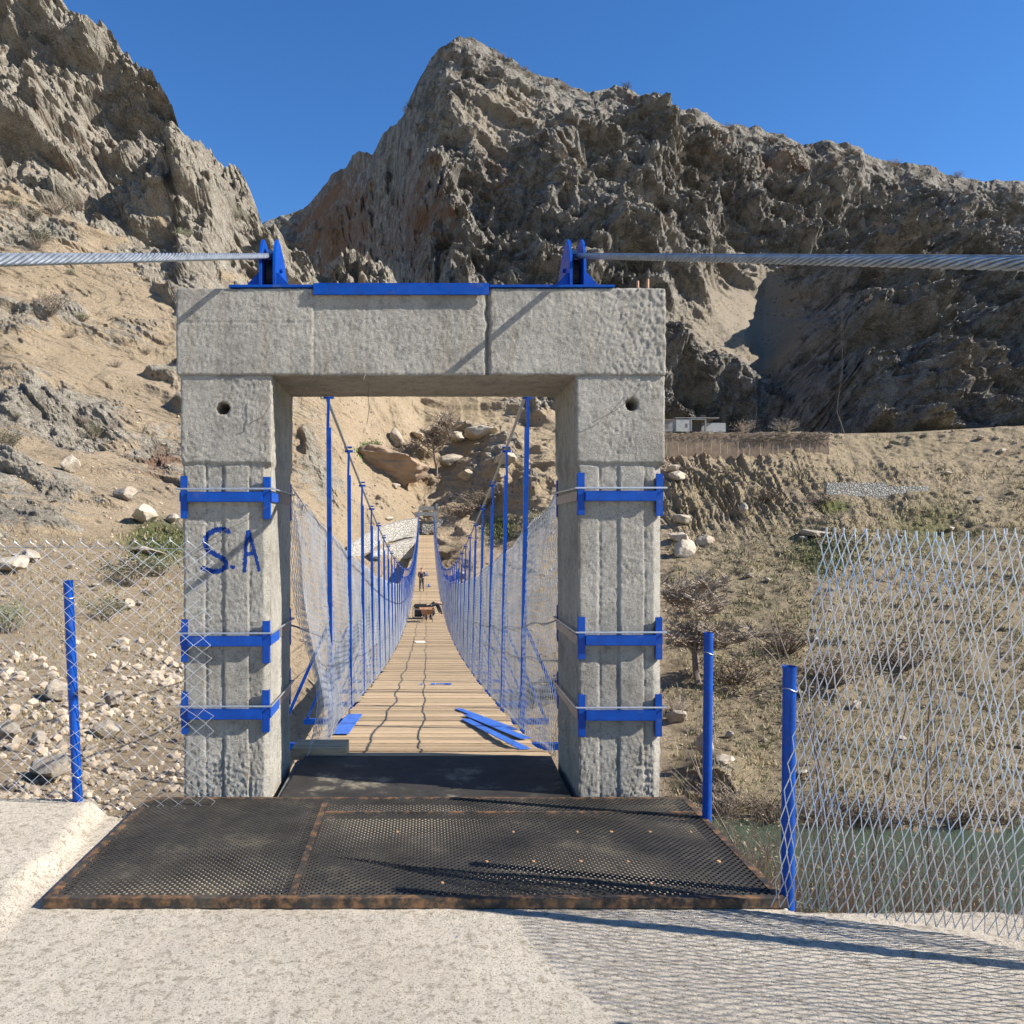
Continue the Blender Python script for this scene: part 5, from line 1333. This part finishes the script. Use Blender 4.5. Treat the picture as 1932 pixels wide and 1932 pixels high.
# masonry retaining walls at the far abutment
def masonry(name, pts, label, thick=1.2):
    """pts: list of (x, ytop, ybot, D) -> thick wall following them"""
    root = thing(name, label, 'retaining wall', P(pts[0][0], pts[0][2], pts[0][3])); c = root.location; m = MB(); cp = MB()
    for (a, b) in zip(pts[:-1], pts[1:]):
        A, B = P(a[0], a[1], a[3]), P(b[0], b[1], b[3]); A0, B0 = P(a[0], a[2], a[3]), P(b[0], b[2], b[3]); t = Vector((0, thick, 0))
        m.add([A0 - c, B0 - c, B0 + t - c, A0 + t - c, A - c, B - c, B + t - c, A + t - c], [(0, 3, 2, 1), (4, 5, 6, 7), (0, 1, 5, 4), (1, 2, 6, 5), (2, 3, 7, 6), (3, 0, 4, 7)])
    m.build('masonry', M_MASON, root)
    m2 = MB()
    for (a, b) in zip(pts[:-1], pts[1:]):
        A, B = P(a[0], a[1], a[3]) - c, P(b[0], b[1], b[3]) - c; u = Vector((0, 0, .12)); f = Vector((0, -.1, 0)); t = Vector((0, thick + .1, 0))
        m2.add([A + f + u * .03, B + f + u * .03, B + t + u * .03, A + t + u * .03, A + f + u, B + f + u, B + t + u, A + t + u], [(0, 3, 2, 1), (4, 5, 6, 7), (0, 1, 5, 4), (1, 2, 6, 5), (2, 3, 7, 6), (3, 0, 4, 7)])
    m2.build('coping', M_CONC_DK, root); return root
masonry('retaining_wall', [(655, 1032, 1060, 84), (690, 1008, 1044, 90), (730, 990, 1024, 97), (765, 981, 1014, 102), (789, 978, 1012, 105)], 'long curved pale rubble masonry wall left of the far portal')
masonry('retaining_wall', [(700, 1042, 1070, 89), (760, 1020, 1056, 97), (791, 1014, 1046, 102)], 'low rubble masonry footing below the curved wall left of the far portal')
masonry('retaining_wall', [(826, 981, 1020, 110), (836, 981, 1018, 111)], 'short rubble wall just right of the far portal')
masonry('retaining_wall', [(790, 984, 1012, 109.3), (827, 984, 1012, 109.3)], 'rubble wall closing the view behind the far portal opening')
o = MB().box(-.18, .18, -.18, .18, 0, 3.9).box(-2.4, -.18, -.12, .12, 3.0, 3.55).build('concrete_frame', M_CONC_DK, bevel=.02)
o.location = P(824, 1006, 112); o.rotation_euler = (0, 0, 0); meta(o, 'dark concrete post and beam rising just behind the far portal', 'concrete frame')
# block house on the terrace
h0 = P(1276, 814, 150)
hs = thing('block_house', 'unfinished grey block house with an open dark bay on the terrace above the mud wall', 'house', h0)
WD = (1385 - 1276) / F * 150
w1 = MB(); w1.box(0, 2.5, 0, .2, 0, 2.2).box(5.3, WD - 1.2, .8, 1.0, 0, 1.6).box(0, .2, .2, 6, 0, 2.2).box(WD - 1.4, WD - 1.2, 1.0, 6, 0, 1.6).box(0, WD - 1.2, 6, 6.2, 0, 2.2)
w1.build('wall', M_BLOCK, hs)
MB().box(2.5, 2.75, -.05, .25, 0, 2.3).box(5.05, 5.3, -.05, .25, 0, 2.3).box(2.75, 5.05, -.05, .25, 2.05, 2.3).build('frame', M_CONC_DK, hs, bevel=.01)
MB().box(2.7, 5.1, 2.0, 2.1, 0, 2.1).build('back_wall', M_SHADEIN, hs)  # panel across the bay, coloured dark for the shade inside
MB().box(-.2, 7.6, -.1, 6.3, 2.32, 2.48).build('roof', M_CONC_DK, hs, bevel=.01)
MB().box(1.6, 2.0, -.02, .01, .7, 1.4).build('window', M_SHADEIN, hs)
h1 = P(1258, 814, 146); hs2 = thing('side_hut', 'low plastered hut half hidden by the portal beside the block house', 'hut', h1)
MB().box(-2.6, 1.0, 0, 3, 0, 1.9).build('wall', M_CONC_DK, hs2); MB().box(-2.8, 1.2, -.2, 3.2, 1.9, 2.05).build('roof', M_MUD, hs2); MB().box(-.2, .3, -.02, .01, .5, 1.4).build('window', M_SHADEIN, hs2)
for k, (u, v, D, w, h, mt, lab) in enumerate(((918, 816, 137, 2.0, 2.1, M_BLOCK, 'tiny grey block hut alone on the slope seen through the portal'), (1024, 817, 136, 4.5, 2.2, M_MUD, 'brown mud brick hut at the upper right corner of the portal opening'))):
    b = P(u, v, D); t = thing('hut', lab, 'hut', b)
    MB().box(0, w, 0, w, -.6, h).build('wall', mt, t); MB().box(-.08, w + .08, -.08, w + .08, h, h + .12).build('roof', M_CONC_DK if k == 0 else M_MUD, t)
    MB().box(w * .45, w * .7, -.02, .01, h * .5, h * .8).build('window', M_SHADEIN, t)
# mud retaining wall with brush on top
b = P(1235, 842, 111); t = thing('mud_wall', 'long low brown mud wall along the terrace edge with brushwood heaped on its right end', 'wall', b)
m = MB(); Lw = (1565 - 1235) / F * 111; n = 60; vs = []
for i in range(n + 1):
    x = Lw * i / n; zt = 1.75 + .10 * math.sin(i * .5) + random.uniform(-.10, .10)
    vs += [(x, random.uniform(-.02, .02), -2.2), (x, .15, zt), (x, 2.5, zt + .05), (x, 2.5, -2.2)]
fs = []
for i in range(n):
    for k in range(3): fs.append((i * 4 + k, i * 4 + k + 1, i * 4 + 4 + k + 1, i * 4 + 4 + k))
fs += [(0, 1, 2, 3), (n * 4 + 3, n * 4 + 2, n * 4 + 1, n * 4)]
m.add(vs, fs).build('wall_body', M_MUD, t)
th = MB()
for i in range(700):
    x = random.uniform(0, Lw) if i < 260 else random.uniform(Lw * .52, Lw); z = 1.75 + random.uniform(-.15, .15) if i < 260 else random.uniform(.6, 1.75); yy = random.uniform(-.25, .1)
    th.tube([(x, yy, z), (x + random.uniform(-.7, .7), yy - random.uniform(0, .3), z + random.uniform(-.3, .2))], [.03, .012], 3, cap=False)
th.build('brushwood', M_TWIGD, t)
for i in range(15):
    u = 1262 + i * 19 + random.uniform(-6, 6); q = P(u, 852 + .02 * (u - 1262) * (u > 1400), 109); hgt = random.uniform(1.0, 1.7)
    o = MB().tube([(0, 0, -.3), (random.uniform(-.1, .1), 0, hgt * .6), (random.uniform(-.15, .15), 0, hgt)], [.05, .04, .03], 5).build('stake', M_TWIG); o.location = q
    meta(o, 'thin crooked wooden stake in the row below the long mud wall', 'stake', 'wooden stakes below the mud wall')
b = P(1560, 925, 98); t = thing('field_wall', 'low grey dry stone wall at the right of the field slope', 'wall', b)
m = MB().box(0, 7, 0, .8, -2.5, .9).box(7, 12, .3, 1.0, -2.5, .5); m.build('masonry', M_MASON, t)

# shadow-side terrain piece is part of the hillside; done
for o in list(bpy.data.objects):
    if o.name.startswith('tmp_'): bpy.data.objects.remove(o)
